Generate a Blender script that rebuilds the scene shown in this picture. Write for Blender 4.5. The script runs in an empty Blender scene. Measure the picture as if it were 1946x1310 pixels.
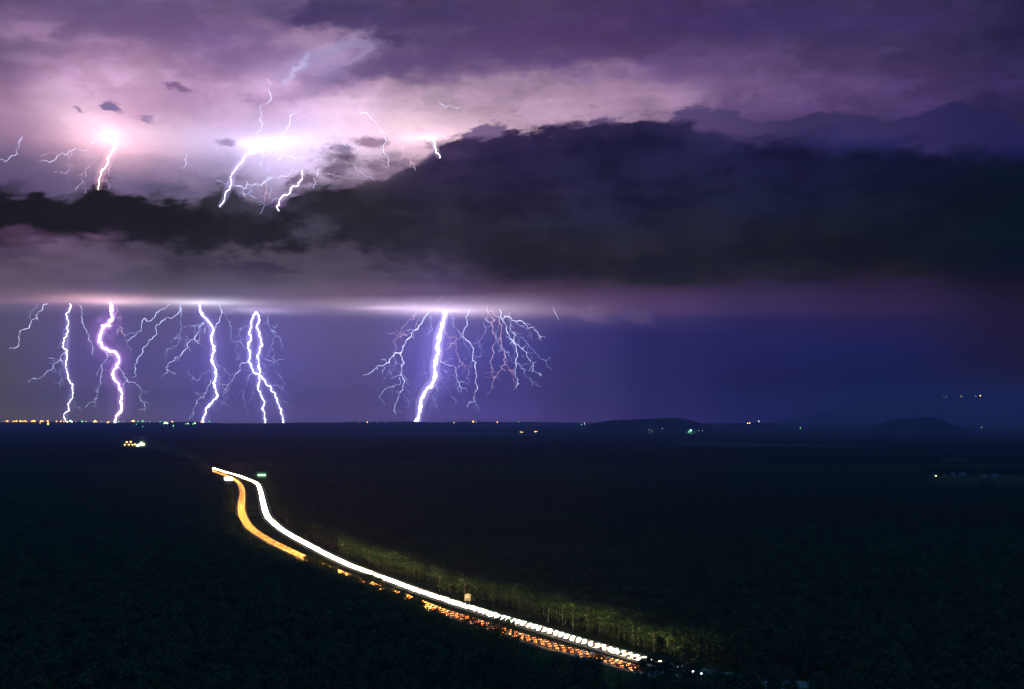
import bpy, math, random
import numpy as np
from mathutils import Vector

random.seed(7)
rng = np.random.default_rng(7)
S = bpy.context.scene
COL = S.collection

# ------------------------------------------------------------------ camera
EYE = 120.0                       # lookout height above the plain, metres
FOC = 2700.0                      # focal length in photograph pixels
PITCH = math.atan(148 / FOC)
cam_d = bpy.data.cameras.new('camera')
cam = bpy.data.objects.new('camera', cam_d)
COL.objects.link(cam)
cam.location = (0, 0, EYE)
cam.rotation_euler = (math.pi / 2 + PITCH, 0, 0)
cam_d.sensor_width = 36
cam_d.lens = 36 * FOC / 1946
cam_d.clip_start = 1
cam_d.clip_end = 120000
S.camera = cam
S.view_settings.view_transform = 'Standard'
S.view_settings.look = 'None'
S.view_settings.exposure = 0
S.view_settings.gamma = 1
S.view_settings.use_curve_mapping = False
S.cycles.volume_bounces = 0
S.cycles.max_bounces = 6
S.cycles.diffuse_bounces = 2
S.cycles.transparent_max_bounces = 24
S.cycles.sample_clamp_indirect = 2

CP, SP = math.cos(PITCH), math.sin(PITCH)


def ray(px, py):
    """direction seen at a point of the photograph (y component is 1)"""
    a, b = (px - 973) / FOC, (655 - py) / FOC
    d = (a, CP - b * SP, SP + b * CP)
    return (d[0] / d[1], 1.0, d[2] / d[1])


def at(px, py, Y):
    d = ray(px, py)
    return Vector((d[0] * Y, Y, EYE + d[2] * Y))


def gz_np(x, y):
    """height of the ground: a plain, the lookout hill under the camera, and rising country far off"""
    d = np.sqrt(x * x + y * y)
    t = np.clip((d - 12000) / 16000, 0, 1)
    t = t * t * (3 - 2 * t)
    return 74 * t + 112 * np.exp(-(d / 150) ** 2)


def gz(x, y):
    return float(gz_np(np.float64(x), np.float64(y)))


def ground(px, py, lift=0.0):
    """point of the ground seen at a point of the photograph"""
    d = ray(px, py)
    Y = 300.0
    for _ in range(60):
        z = gz(d[0] * Y, Y)
        if d[2] >= -1e-5:
            return at(px, py, 28500)
        Yn = (z - EYE) / d[2]
        Y = min(Y * .3 + Yn * .7, 28500)
    p = Vector((d[0] * Y, Y, 0))
    p.z = gz(p.x, p.y) + lift
    return p


def proj(P):
    """photograph pixel of world points, numpy (n,3)"""
    x, y, z = P[:, 0], P[:, 1], P[:, 2] - EYE
    f = y * CP + z * SP
    u = -y * SP + z * CP
    return 973 + FOC * x / f, 655 - FOC * u / f


def lin(c):
    return tuple(((v / 255) / 12.92 if v / 255 <= .04045 else ((v / 255 + .055) / 1.055) ** 2.4) for v in c)


NIGHT_FILL = (.030, .115, .300)                        # unseen sky overhead and behind, blue fill added to light ground and haze

# ------------------------------------------------------------------ the haze the sky is seen through
HAZE_D = 3.0e-5                                   # extinction per metre
HAZE_TOP, HAZE_FAR = 720.0, 29800.0
HAZE_IN = (0.018, 0.028, 0.180)                   # light the full depth of haze adds, measured


def trans(e):
    L = HAZE_FAR if e <= 0 else min(HAZE_FAR / math.cos(e), (HAZE_TOP - EYE) / math.sin(e))
    return math.exp(-HAZE_D * L)


def sky_lin(c, e):
    T = trans(e)
    return tuple(max(.0, (v - h * (1 - T)) / T) for v, h in zip(lin(c), HAZE_IN))


# ------------------------------------------------------------------ world: storm sky, a function of direction only
W = bpy.data.worlds.new('World')
W.use_nodes = True
W.cycles.sampling_method = 'MANUAL'
W.cycles.sample_map_resolution = 512
NT = W.node_tree
for n in list(NT.nodes):
    NT.nodes.remove(n)


class E:
    """arithmetic on shader sockets"""
    def __init__(s, v): s.v = v
    def _m(s, op, *o, clamp=False):
        n = NT.nodes.new('ShaderNodeMath'); n.operation = op; n.use_clamp = clamp
        for i, a in enumerate((s,) + o):
            a = a.v if isinstance(a, E) else a
            if isinstance(a, (int, float)): n.inputs[i].default_value = a
            else: NT.links.new(a, n.inputs[i])
        return E(n.outputs[0])
    def __add__(s, o): return s._m('ADD', o)
    def __sub__(s, o): return s._m('SUBTRACT', o)
    def __mul__(s, o): return s._m('MULTIPLY', o)
    def __truediv__(s, o): return s._m('DIVIDE', o)
    __radd__ = __add__
    __rmul__ = __mul__
    def __rsub__(s, o): return E(o)._m('SUBTRACT', s)


def mapr(x, a, b, c=0., d=1., smooth=True):
    n = NT.nodes.new('ShaderNodeMapRange')
    n.interpolation_type = 'SMOOTHSTEP' if smooth else 'LINEAR'
    for i, v in enumerate((x, a, b, c, d)):
        v = v.v if isinstance(v, E) else v
        if isinstance(v, (int, float)): n.inputs[i].default_value = v
        else: NT.links.new(v, n.inputs[i])
    return E(n.outputs[0])


def vec(x, y, z=0.):
    n = NT.nodes.new('ShaderNodeCombineXYZ')
    for i, v in enumerate((x, y, z)):
        v = v.v if isinstance(v, E) else v
        if isinstance(v, (int, float)): n.inputs[i].default_value = v
        else: NT.links.new(v, n.inputs[i])
    return n.outputs[0]


def grey(x):
    n = NT.nodes.new('ShaderNodeCombineColor')
    for i in range(3): NT.links.new(x.v, n.inputs[i])
    return n.outputs[0]


def noise(x, y, seed, detail=5, rough=.55, dist=0.):
    n = NT.nodes.new('ShaderNodeTexNoise')
    n.inputs['Scale'].default_value = 1
    n.inputs['Detail'].default_value = detail
    n.inputs['Roughness'].default_value = rough
    n.inputs['Distortion'].default_value = dist
    NT.links.new(vec(x, y, seed), n.inputs['Vector'])
    s = NT.nodes.new('ShaderNodeSeparateColor')
    NT.links.new(n.outputs['Color'], s.inputs[0])
    return E(s.outputs[0]), E(s.outputs[1]), E(s.outputs[2])


def mixc(f, a, b, mode='MIX'):
    n = NT.nodes.new('ShaderNodeMix'); n.data_type = 'RGBA'; n.blend_type = mode
    n.clamp_result = False
    for i, v in ((0, f), (6, a), (7, b)):
        v = v.v if isinstance(v, E) else v
        if isinstance(v, (int, float)): n.inputs[i].default_value = v
        elif isinstance(v, tuple): n.inputs[i].default_value = (*v[:3], 1)
        else: NT.links.new(v, n.inputs[i])
    return n.outputs[2]


tc = NT.nodes.new('ShaderNodeTexCoord')
sp = NT.nodes.new('ShaderNodeSeparateXYZ')
NT.links.new(tc.outputs['Generated'], sp.inputs[0])
dx, dy, dz = E(sp.outputs[0]), E(sp.outputs[1]), E(sp.outputs[2])
U0 = dx._m('ARCTAN2', dy) * FOC                       # azimuth, scaled so a unit is about a photograph pixel
V0 = dz._m('ARCSINE') * FOC                           # elevation, same scale


def uv(px, py):
    d = Vector(ray(px, py)).normalized()
    return math.atan2(d.x, d.y) * FOC, math.asin(d.z) * FOC


# noises shared by every cloud feature
kbase = mapr(V0, uv(973, 590)[1], uv(973, 470)[1], .22, 1.)
nb = noise(U0 / 460., V0 / 210., 3.1, 2, .5)
nm = noise(U0 / 140., V0 / 74., 11.7, 3, .55)
nf = noise(U0 / 46., V0 / 27., 23.3, 4, .62)
ns = noise(U0 / 520. + V0 / 900., V0 / 56., 41.9, 3, .6)     # streaky
npf = noise((U0 - V0 * .8) / 66., V0 / 30., 77.7, 5, .62)


def grid(cols, U, V):
    """colour field: vertical ramps at a few azimuths, blended sideways"""
    VT, VB = 900., -120.
    t = (V - VB) / (VT - VB)
    c = None; x0 = 0
    for px, stops in cols:
        x1 = uv(px, 400)[0]
        f = None if c is None else mapr(U, x0, x1)
        n = NT.nodes.new('ShaderNodeValToRGB'); r = n.color_ramp
        r.interpolation = 'LINEAR'
        pts = []
        for py, cc in stops:
            u, v = uv(px, py)
            pts.append(((v - VB) / (VT - VB), sky_lin(cc, v / FOC)))
        pts.sort(key=lambda p: p[0])
        while len(r.elements) > 1: r.elements.remove(r.elements[0])
        r.elements[0].position = pts[0][0]; r.elements[0].color = (*pts[0][1], 1)
        for p, cc in pts[1:]:
            e = r.elements.new(p); e.color = (*cc, 1)
        NT.links.new(t.v, n.inputs[0])
        c = n.outputs[0] if c is None else mixc(f, c, n.outputs[0])
        x0 = x1
    return c


PS = (U0 + (nm[1] - .5) * 46. + (nf[1] - .5) * 14., V0 + ((nm[0] - .5) * 26. + (nf[2] - .5) * 12.) * kbase)
NZ1 = (nm[0] * .40 + nf[1] * .60 - .5) * 4.2
PW = (U0 + (nf[2] - .5) * 46. + (npf[2] - .5) * 60., V0 + (nf[0] - .5) * 24. + (npf[0] - .5) * 26.)


def local(P, cx, cy, rx, ry, rot):
    """squared distance from a spot in its own stretched and turned frame"""
    u, v = uv(cx, cy)
    c, q = math.cos(math.radians(rot)), math.sin(math.radians(rot))
    U, V = P
    a = U._m('MULTIPLY_ADD', c / rx, V._m('MULTIPLY_ADD', q / rx, -(u * c + v * q) / rx))
    b = U._m('MULTIPLY_ADD', -q / ry, V._m('MULTIPLY_ADD', c / ry, (u * q - v * c) / ry))
    return a._m('MULTIPLY_ADD', a, b * b)


def blob(cx, cy, rx, ry, rot=0., soft=.5, amp=.9, k=1.):
    d = NZ1._m('MULTIPLY_ADD', amp, local(PW, cx, cy, rx, ry, rot)._m('SQRT'))
    return mapr(d, 1 + soft, 1 - soft, 0., k)


def col(c, cy=400):
    return sky_lin(c, (803 - cy) / FOC)


# ---- the luminous upper cloud deck
A = [
 (0, [(0, (84,64,112)), (60, (128,94,144)), (95, (103,82,124)), (150, (128,90,140)), (220, (165,120,163)), (265, (148,108,152)), (310, (95,80,125)), (360, (82,66,116))]),
 (200, [(0, (94,75,125)), (60, (112,84,134)), (110, (145,104,152)), (190, (190,150,190)), (240, (222,180,210)), (275, (215,165,195)), (300, (160,125,165)), (340, (100,86,134)), (380, (88,76,118))]),
 (400, [(0, (98,76,128)), (80, (128,92,148)), (150, (160,120,166)), (200, (168,125,168)), (225, (186,146,190)), (265, (188,166,208)), (300, (152,134,182)), (350, (102,90,128)), (400, (80,72,98))]),
 (520, [(0, (88,70,122)), (80, (118,88,140)), (140, (150,110,156)), (170, (178,138,182)), (200, (184,142,186)), (240, (200,165,210)), (275, (215,200,240)), (320, (185,165,215)), (360, (140,120,165)), (400, (90,80,105))]),
 (640, [(0, (80,62,114)), (50, (92,70,120)), (90, (140,112,160)), (140, (126,98,152)), (175, (160,122,164)), (210, (205,165,202)), (260, (222,185,218)), (310, (200,170,200)), (350, (128,108,140)), (400, (70,60,82))]),
 (800, [(0, (78,58,108)), (60, (82,62,114)), (110, (100,76,126)), (140, (114,86,134)), (185, (178,140,176)), (230, (212,172,204)), (262, (235,195,215)), (300, (195,160,185)), (350, (120,95,125))]),
 (1000, [(0, (84,62,114)), (70, (82,60,114)), (120, (104,76,130)), (150, (158,120,160)), (200, (186,146,184)), (235, (190,148,184)), (280, (160,120,158))]),
 (1200, [(0, (76,52,110)), (80, (80,56,112)), (115, (92,64,124)), (150, (142,104,152)), (200, (165,124,166)), (240, (150,112,156))]),
 (1400, [(0, (68,48,106)), (60, (74,54,112)), (110, (88,62,122)), (160, (112,82,138)), (210, (104,74,132)), (250, (90,64,124))]),
 (1600, [(0, (60,48,104)), (60, (68,52,110)), (120, (80,58,118)), (180, (92,64,128)), (230, (78,54,118)), (260, (66,48,108))]),
 (1780, [(0, (54,42,98)), (60, (60,46,104)), (120, (72,52,112)), (200, (72,50,116)), (240, (58,44,104))]),
 (1946, [(0, (38,32,86)), (80, (44,36,90)), (160, (50,36,98)), (230, (42,34,92)), (280, (34,30,76))]),
]
A = [(px, [(py, tuple((v * .77 + sum(c) / 3 * .23) * (1.05 if px < 700 else 1.) for v in c)) for py, c in st_]) for px, st_ in A]
kw = mapr(V0, uv(0, 330)[1], uv(0, 150)[1], .35, 1.)
UA = U0 + (nb[0] - .5) * 300. + (nm[0] - .5) * 110. * kw
VA = V0 + (nb[1] - .5) * 150. * kw + (nm[1] - .5) * 90. * kw + (nf[0] - .5) * 16. + (ns[0] - .5) * 45. * kw
sky = grid(A, UA, VA)
# streaks of thinner and thicker cloud
st = mapr(ns[1] * .6 + nm[2] * .4, .38, .62, .86, 1.12)
st2 = mapr(nb[2] * .45 + nm[1] * .35 + nf[2] * .2, .4, .6, .84, 1.16)
kk = mapr(V0, uv(0, 260)[1], uv(0, 120)[1], .25, 1.)
st3 = mapr(nm[0] * .5 + nb[2] * .2 + nf[0] * .3, .465, .535, .88, 1.08)
stm = 1. + ((st * st2 * st3) - 1.) * kk
sky = mixc(1., sky, grey(stm), 'MULTIPLY')
# darker cloud lumps up there
for b, c, k in [
    ((150, 96, 120, 15, 8, .7, .9), (168,134,170), .5),
    ((60, 66, 70, 12, 4, .6, .9), (164,126,162), .45),
    ((250, 215, 70, 26, 40, .6, .8), (206,168,200), .45),
    ((450, 190, 60, 36, 50, .6, .9), (204,170,206), .45),
    ((520, 60, 60, 14, -20, .8, .9), (150,118,158), .45),
    ((250, 40, 180, 26, -4, .8, .9), (104,82,130), .5),
    ((420, 120, 90, 22, 14, .6, .9), (120,92,142), .5),
    ((600, 165, 110, 18, 14, .6, .8), (132,106,152), .55),
    ((640, 28, 95, 24, 4, .7, .8), (64,54,98), .85),
    ((668, 56, 120, 17, -14, .28, .7), (68,54,100), .75),
    ((760, 120, 130, 20, 14, .5, .8), (88,70,118), .55),
    ((960, 130, 150, 14, 8, .6, .9), (98,76,126), .5),
    ((1280, 150, 240, 16, -3, .8, .9), (104,78,134), .4),
    ((620, 58, 70, 13, -18, .4, .7), (70,56,104), .8),
    ((820, 26, 110, 24, 6, .8, .9), (68,56,102), .75),
    ((880, 108, 170, 26, 6, .8, .9), (92,72,122), .6),
    ((500, 112, 60, 40, 20, .8, 1.), (122,92,142), .6),
    ((130, 62, 32, 12, 12, .6, .9), (96,76,118), .7),
    ((60, 92, 110, 12, 4, .8, .9), (98,78,120), .6),
    ((300, 190, 90, 34, 6, .9, .9), (146,106,150), .5),
    ((370, 60, 150, 30, -6, .9, .9), (104,80,130), .55),
    ((1100, 60, 230, 40, 3, .9, 1.), (76,54,110), .5),
    ((1500, 40, 240, 30, -3, .9, 1.), (58,46,102), .6)]:
    sky = mixc(blob(*b, k=k), sky, col(c, 80))
# bluish lit gap between them
for b, c, k in [
    ((607, 106, 66, 13, 27, .7, .9), (150,138,182), .75),
    ((668, 88, 46, 10, 6, .8, .9), (150,140,182), .7),
    ((575, 124, 22, 6, 35, .5, .8), (176,168,214), .9),
    ((683, 104, 22, 5, 28, .7, .8), (156,146,188), .5),
    ((628, 138, 22, 12, 20, .8, .8), (134,122,172), .6),
    ((596, 74, 70, 14, 6, .8, .9), (174,142,174), .6),
    ((545, 148, 20, 6, 45, .6, .8), (184,172,216), .6)]:
    sky = mixc(blob(*b, k=k), sky, col(c, 100))
# light of the discharges inside the cloud
def lightspot(base, cx, cy, rx, ry, c, k, rot=0., peak=False):
    q = local(PS, cx, cy, rx, ry, rot)
    if peak: q = q._m('SQRT') * 2.
    g = E(.3679)._m('POWER', q)
    T = trans(uv(cx, cy)[1] / FOC)
    return mixc(g, base, tuple(x * k / T for x in lin(c)), 'ADD')


sky = lightspot(sky, 200, 215, 210, 110, (226,170,205), .11)
sky = lightspot(sky, 200, 262, 80, 46, (255,185,200), .34)
sky = lightspot(sky, 204, 264, 46, 36, (255,212,200), 1.15, 0., True)
sky = lightspot(sky, 510, 240, 200, 100, (210,180,235), .12)
sky = lightspot(sky, 505, 272, 120, 32, (205,195,255), .26)
sky = lightspot(sky, 500, 271, 70, 15, (230,220,255), 1.15, 3., True)
sky = lightspot(sky, 560, 300, 100, 44, (205,180,228), .28)
sky = lightspot(sky, 800, 266, 130, 34, (255,200,220), .34)
sky = lightspot(sky, 815, 265, 54, 12, (255,222,228), 1.1, -3., True)
sky = lightspot(sky, 190, 150, 110, 50, (220,160,200), .12)
sky = lightspot(sky, 520, 150, 50, 40, (220,190,230), .16)
sky = lightspot(sky, 690, 215, 60, 30, (230,190,220), .14)
sky = lightspot(sky, 618, 100, 110, 44, (190,160,205), .10, 20)
# small ragged scraps hanging in front of the bright deck
for b, c, k in [
    ((209, 202, 17, 5.5, -22, .45, .9), (118,104,152), .9),
    ((147, 212, 13, 5, -20, .6, .9), (136,106,148), .75),
    ((281, 228, 14, 5, -14, .6, .8), (142,120,164), .75),
    ((330, 165, 24, 6, -8, .5, 1.1), (118,90,138), .8),
    ((428, 272, 16, 5, -8, .6, .9), (140,120,164), .7),
    ((700, 272, 34, 9, -6, .6, 1.1), (130,100,134), .8),
    ((643, 285, 22, 14, -30, .6, 1.0), (112,96,134), .8)]:
    sky = mixc(blob(*b, k=k), sky, col(c, 220))

# ---- slate tops standing behind the dark bank
def curve(points):
    """height of an edge as a function of azimuth"""
    n = NT.nodes.new('ShaderNodeFloatCurve')
    us = [uv(px, py) for px, py in points]
    U1, U2, V1, V2 = -1100., 1100., 0., 800.
    cm = n.mapping.curves[0]
    pts = [((u - U1) / (U2 - U1), (v - V1) / (V2 - V1)) for u, v in us]
    cm.points[0].location = pts[0]; cm.points[1].location = pts[-1]
    for p in pts[1:-1]: cm.points.new(*p)
    n.mapping.extend = 'HORIZONTAL'
    n.mapping.update()
    NT.links.new(((U0 - U1) / (U2 - U1)).v, n.inputs['Value'])
    return E(n.outputs[0]) * (V2 - V1) + V1


edge2 = curve([(-40, 420), (840, 300), (900, 240), (940, 236), (1000, 262), (1060, 238), (1180, 226), (1235, 250), (1280, 206), (1380, 208), (1440, 228), (1500, 226), (1545, 206), (1640, 212), (1690, 232), (1740, 206), (1840, 198), (1946, 236)])
m2 = mapr(edge2 + (npf[0] - .5) * 70. + (nf[1] - .5) * 30. - V0, -4., 7.)
slate = grid([(900, [(180, (116,94,138)), (300, (104,84,128))]), (1300, [(180, (76,66,112)), (260, (84,66,116))]), (1560, [(180, (52,46,90)), (270, (58,50,98))]), (1946, [(180, (38,36,82)), (280, (36,34,86))])], U0, V0)
sky = mixc(m2 * .93, sky, slate)

# ---- the dark bank, its lit base and the rain-filled air under it
B = [
 (0, [(300, (40,34,54)), (365, (32,30,46)), (400, (26,25,40)), (430, (34,30,48)), (448, (90,74,100)), (470, (86,66,94)), (495, (80,70,90)), (530, (94,80,100)), (560, (112,92,116)), (574, (128,104,128)), (582, (104,92,118)), (600, (86,80,112)), (700, (80,76,104)), (790, (82,78,102)), (812, (76,72,100))]),
 (130, [(300, (40,34,54)), (380, (30,28,44)), (440, (38,34,52)), (456, (92,76,101)), (480, (84,70,92)), (530, (92,80,102)), (560, (120,98,120)), (574, (160,124,150)), (580, (120,100,140)), (600, (94,82,124)), (700, (84,76,126)), (790, (84,78,116)), (812, (78,72,112))]),
 (260, [(320, (40,36,56)), (380, (28,28,42)), (430, (30,28,44)), (462, (60,50,70)), (480, (82,70,90)), (530, (92,82,100)), (560, (110,95,116)), (574, (144,122,146)), (581, (116,104,138)), (600, (90,84,124)), (700, (82,76,130)), (790, (86,80,124)), (812, (80,74,116))]),
 (400, [(320, (48,44,64)), (370, (34,33,48)), (430, (32,31,48)), (470, (62,56,72)), (500, (72,64,82)), (530, (84,76,94)), (560, (108,96,118)), (575, (168,154,180)), (581, (138,126,160)), (600, (98,88,136)), (700, (88,81,140)), (790, (84,78,138)), (812, (78,72,126))]),
 (550, [(320, (58,52,74)), (360, (48,44,60)), (400, (60,56,74)), (450, (58,54,72)), (505, (66,58,76)), (535, (80,72,92)), (565, (112,96,120)), (580, (140,120,150)), (588, (124,108,150)), (605, (98,88,140)), (700, (88,80,140)), (790, (82,74,132)), (812, (74,68,122))]),
 (690, [(300, (90,76,104)), (340, (54,46,66)), (380, (40,38,54)), (430, (52,48,66)), (470, (66,58,78)), (520, (74,64,86)), (560, (104,84,110)), (578, (152,130,156)), (588, (126,108,144)), (605, (96,84,130)), (700, (86,77,130)), (790, (82,74,130)), (812, (74,68,122))]),
 (820, [(270, (62,48,80)), (310, (44,36,66)), (360, (42,36,62)), (430, (40,38,56)), (470, (52,46,66)), (520, (64,54,78)), (560, (96,78,104)), (580, (170,146,176)), (592, (150,132,176)), (606, (104,94,152)), (700, (90,82,154)), (790, (80,72,134)), (812, (74,68,126))]),
 (950, [(250, (50,38,72)), (300, (32,28,60)), (360, (34,30,58)), (430, (34,34,54)), (480, (36,34,50)), (520, (50,42,64)), (555, (84,66,94)), (580, (146,122,150)), (594, (142,122,156)), (608, (96,84,140)), (660, (74,70,140)), (720, (70,64,130)), (790, (76,68,138)), (812, (70,62,122))]),
 (1100, [(230, (46,36,68)), (280, (28,26,58)), (350, (33,32,63)), (430, (33,34,60)), (500, (36,35,55)), (530, (44,40,60)), (560, (84,64,96)), (586, (104,82,118)), (604, (82,70,118)), (630, (58,54,114)), (700, (56,53,112)), (790, (60,55,116)), (812, (62,56,118))]),
 (1250, [(220, (46,38,72)), (280, (28,28,62)), (400, (26,29,56)), (500, (31,31,53)), (530, (36,36,56)), (560, (74,54,92)), (590, (78,60,104)), (606, (56,50,100)), (640, (42,40,98)), (720, (41,41,102)), (790, (45,42,106)), (812, (46,44,110))]),
 (1450, [(230, (40,36,76)), (280, (24,25,60)), (400, (23,27,53)), (500, (26,29,49)), (535, (33,31,56)), (565, (57,45,86)), (592, (56,45,90)), (608, (42,38,88)), (660, (34,36,94)), (740, (31,34,92)), (790, (33,37,98)), (812, (36,40,104))]),
 (1650, [(240, (38,36,82)), (300, (18,23,52)), (400, (19,24,48)), (500, (22,26,45)), (530, (28,26,50)), (560, (48,36,74)), (592, (50,39,82)), (608, (40,34,82)), (660, (30,33,88)), (760, (26,33,92)), (812, (28,34,92))]),
 (1946, [(260, (28,30,76)), (310, (14,22,48)), (400, (11,21,40)), (500, (12,20,38)), (530, (20,20,42)), (570, (32,26,58)), (600, (33,28,64)), (620, (33,28,66)), (700, (30,29,74)), (770, (26,31,82)), (812, (26,32,86))]),
]
kb = mapr(V0, uv(973, 575)[1], uv(973, 500)[1])
UB = U0 + (nb[1] - .5) * 300. * kb + (nm[1] - .5) * 120. * kb
VB_ = V0 + ((nb[0] - .5) * 110. + (nm[2] - .5) * 80. + (nf[2] - .5) * 18.) * kb + (ns[2] - .5) * 14. + (nf[1] - .5) * 6.
bank = grid(B, UB, VB_)
# body of the bank: thicker and thinner masses
tb = mapr(nb[2] * .3 + nm[0] * .38 + ns[0] * .17 + nf[1] * .15, .42, .58, .74, 1.5)
tbm = 1. + (tb - 1.) * kb
bank = mixc(1., bank, grey(tbm), 'MULTIPLY')
for b, c, k in [
    ((110, 412, 230, 40, 0, .35, .9), (27,26,41), .9),
    ((330, 425, 240, 42, -5, .4, .8), (30,29,44), .85),
    ((660, 392, 110, 44, -28, .6, .7), (34,33,48), .75),
    ((780, 460, 160, 26, -10, .8, .7), (40,38,54), .6),
    ((505, 508, 64, 8, -6, .7, .5), (56,48,72), .75),
    ((1000, 470, 240, 40, -4, .9, .8), (32,33,50), .5),
    ((860, 536, 90, 8, -2, .8, .6), (60,50,72), .5),
    ((1200, 505, 260, 22, 0, .9, .8), (28,29,47), .5)]:
    bank = mixc(blob(*b, k=k), bank, col(c, 450))
# pink light on the torn underside at the left
for b, c, k in [
    ((60, 448, 70, 9, -2, .8, 1.2), (116,84,118), .35),
    ((185, 446, 34, 6, -4, .8, 1.1), (136,100,130), .4),
    ((110, 470, 60, 12, 0, .9, 1.1), (104,78,106), .3)]:
    bank = mixc(blob(*b, k=k), bank, col(c, 450))
for b, c, k in [
    ((1120, 600, 34, 9, -14, .9, 1.2), (112,92,134), .5),
    ((1215, 607, 30, 8, -18, .9, 1.2), (92,76,120), .45),
    ((1075, 592, 40, 7, 0, .9, 1.2), (132,108,142), .5)]:
    bank = mixc(blob(*b, k=k), bank, col(c, 600))
bank = mixc(1., bank, (.95, .98, 1.12), 'MULTIPLY')
bank = lightspot(bank, 200, 569, 85, 9, (255,190,200), .38)
bank = lightspot(bank, 208, 574, 70, 9, (255,220,222), .6, 0., True)
bank = lightspot(bank, 385, 575, 90, 5.5, (240,225,245), .26)
bank = lightspot(bank, 380, 576, 70, 8, (255,250,255), .55, 0., True)
bank = lightspot(bank, 490, 590, 60, 6, (225,205,245), .35)
bank = lightspot(bank, 830, 588, 130, 9, (240,205,235), .30)
bank = lightspot(bank, 848, 590, 120, 11, (255,240,255), .75, 0., True)
bank = lightspot(bank, 730, 586, 60, 3.5, (240,205,230), .35)
bank = lightspot(bank, 210, 680, 60, 130, (140,90,255), .06)
bank = lightspot(bank, 400, 700, 60, 120, (110,90,255), .05)
bank = lightspot(bank, 495, 700, 60, 120, (110,95,255), .055)
bank = lightspot(bank, 830, 690, 90, 130, (120,100,255), .085)

edge = curve([(-40, 356), (0, 360), (60, 372), (130, 378), (200, 362), (260, 374), (340, 386), (385, 378), (430, 362), (470, 382), (520, 392), (560, 372), (610, 350), (660, 345), (710, 338), (760, 320), (800, 302), (830, 282), (860, 268), (905, 262), (950, 256), (1000, 248), (1080, 240), (1180, 230), (1240, 234), (1290, 230), (1345, 246), (1420, 262), (1500, 252), (1580, 256), (1680, 262), (1760, 280), (1946, 284)])
soft = mapr(U0, uv(1250, 300)[0], uv(1500, 300)[0], 9., 26.)
rag = (npf[1] - .5) * 74. + (nf[0] - .5) * 20. + (nm[1] - .5) * 34.
m1 = mapr(edge + rag - V0, soft * -.6, soft)
wisp = mapr(edge + (npf[2] - .5) * 170. + (nf[1] - .5) * 30. - V0, -16., 16., 0., .55)
sky = mixc(wisp, sky, bank)
storm = mixc(m1, sky, bank)
# ragged mid-toned scud where bank and bright deck meet
for b, c, k in [
    ((645, 318, 40, 22, -20, .6, 1.2), (78,66,96), .8),
    ((580, 340, 26, 14, 0, .4, 1.1), (104,82,112), .85),
    ((705, 316, 34, 14, -10, .6, 1.2), (88,72,98), .7),
    ((770, 306, 40, 12, 10, .7, 1.2), (112,88,118), .6),
    ((430, 340, 50, 10, 0, .8, 1.2), (96,86,120), .5),
    ((330, 360, 60, 12, 0, .8, 1.2), (80,72,106), .5)]:
    storm = mixc(blob(*b, k=k), storm, col(c, 330))
storm = lightspot(storm, 690, 335, 46, 16, (200,160,190), .12)
# below the horizon there is only unlit country
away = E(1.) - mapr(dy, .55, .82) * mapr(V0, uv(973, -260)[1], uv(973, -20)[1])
storm = mixc(away, storm, NIGHT_FILL)  # out-of-frame directions take the added blue fill
dark = mapr(V0, -60., -10.)
storm = mixc(dark, col((10, 14, 30), 800), storm)
bg = NT.nodes.new('ShaderNodeBackground')
bg.inputs['Strength'].default_value = 1.0
NT.links.new(storm, bg.inputs[0])
wo = NT.nodes.new('ShaderNodeOutputWorld')
NT.links.new(bg.outputs[0], wo.inputs[0])
S.world = W
# ------------------------------------------------------------------ helpers
def node_mat(name):
    m = bpy.data.materials.new(name); m.use_nodes = True
    return m, m.node_tree, m.node_tree.nodes['Principled BSDF']


def emit_mat(name, c, s, sample=True):
    m = bpy.data.materials.new(name); m.use_nodes = True
    t = m.node_tree; t.nodes.clear()
    e = t.nodes.new('ShaderNodeEmission'); e.inputs[0].default_value = (*c, 1); e.inputs[1].default_value = s
    o = t.nodes.new('ShaderNodeOutputMaterial'); t.links.new(e.outputs[0], o.inputs[0])
    m.cycles.emission_sampling = 'FRONT_BACK' if sample else 'NONE'
    return m


def noisy_mat(name, c1, c2, scale, rough=.9, detail=4, bump=0.):
    m, t, p = node_mat(name)
    tcn = t.nodes.new('ShaderNodeTexCoord')
    n = t.nodes.new('ShaderNodeTexNoise'); n.inputs['Scale'].default_value = scale; n.inputs['Detail'].default_value = detail
    r = t.nodes.new('ShaderNodeValToRGB')
    r.color_ramp.elements[0].position = .35; r.color_ramp.elements[0].color = (*c1, 1)
    r.color_ramp.elements[1].position = .65; r.color_ramp.elements[1].color = (*c2, 1)
    t.links.new(tcn.outputs['Object'], n.inputs['Vector'])
    t.links.new(n.outputs['Fac'], r.inputs[0]); t.links.new(r.outputs[0], p.inputs['Base Color'])
    p.inputs['Roughness'].default_value = rough
    p.inputs['Specular IOR Level'].default_value = 0.
    return m


def tag(o, label=None, cat=None, group=None, kind=None):
    if label: o['label'] = label
    if cat: o['category'] = cat
    if group: o['group'] = group
    if kind: o['kind'] = kind
    return o


def empty(name, loc=(0, 0, 0), rz=0.):
    o = bpy.data.objects.new(name, None); COL.objects.link(o)
    o.location = loc; o.rotation_euler = (0, 0, rz)
    return o


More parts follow.
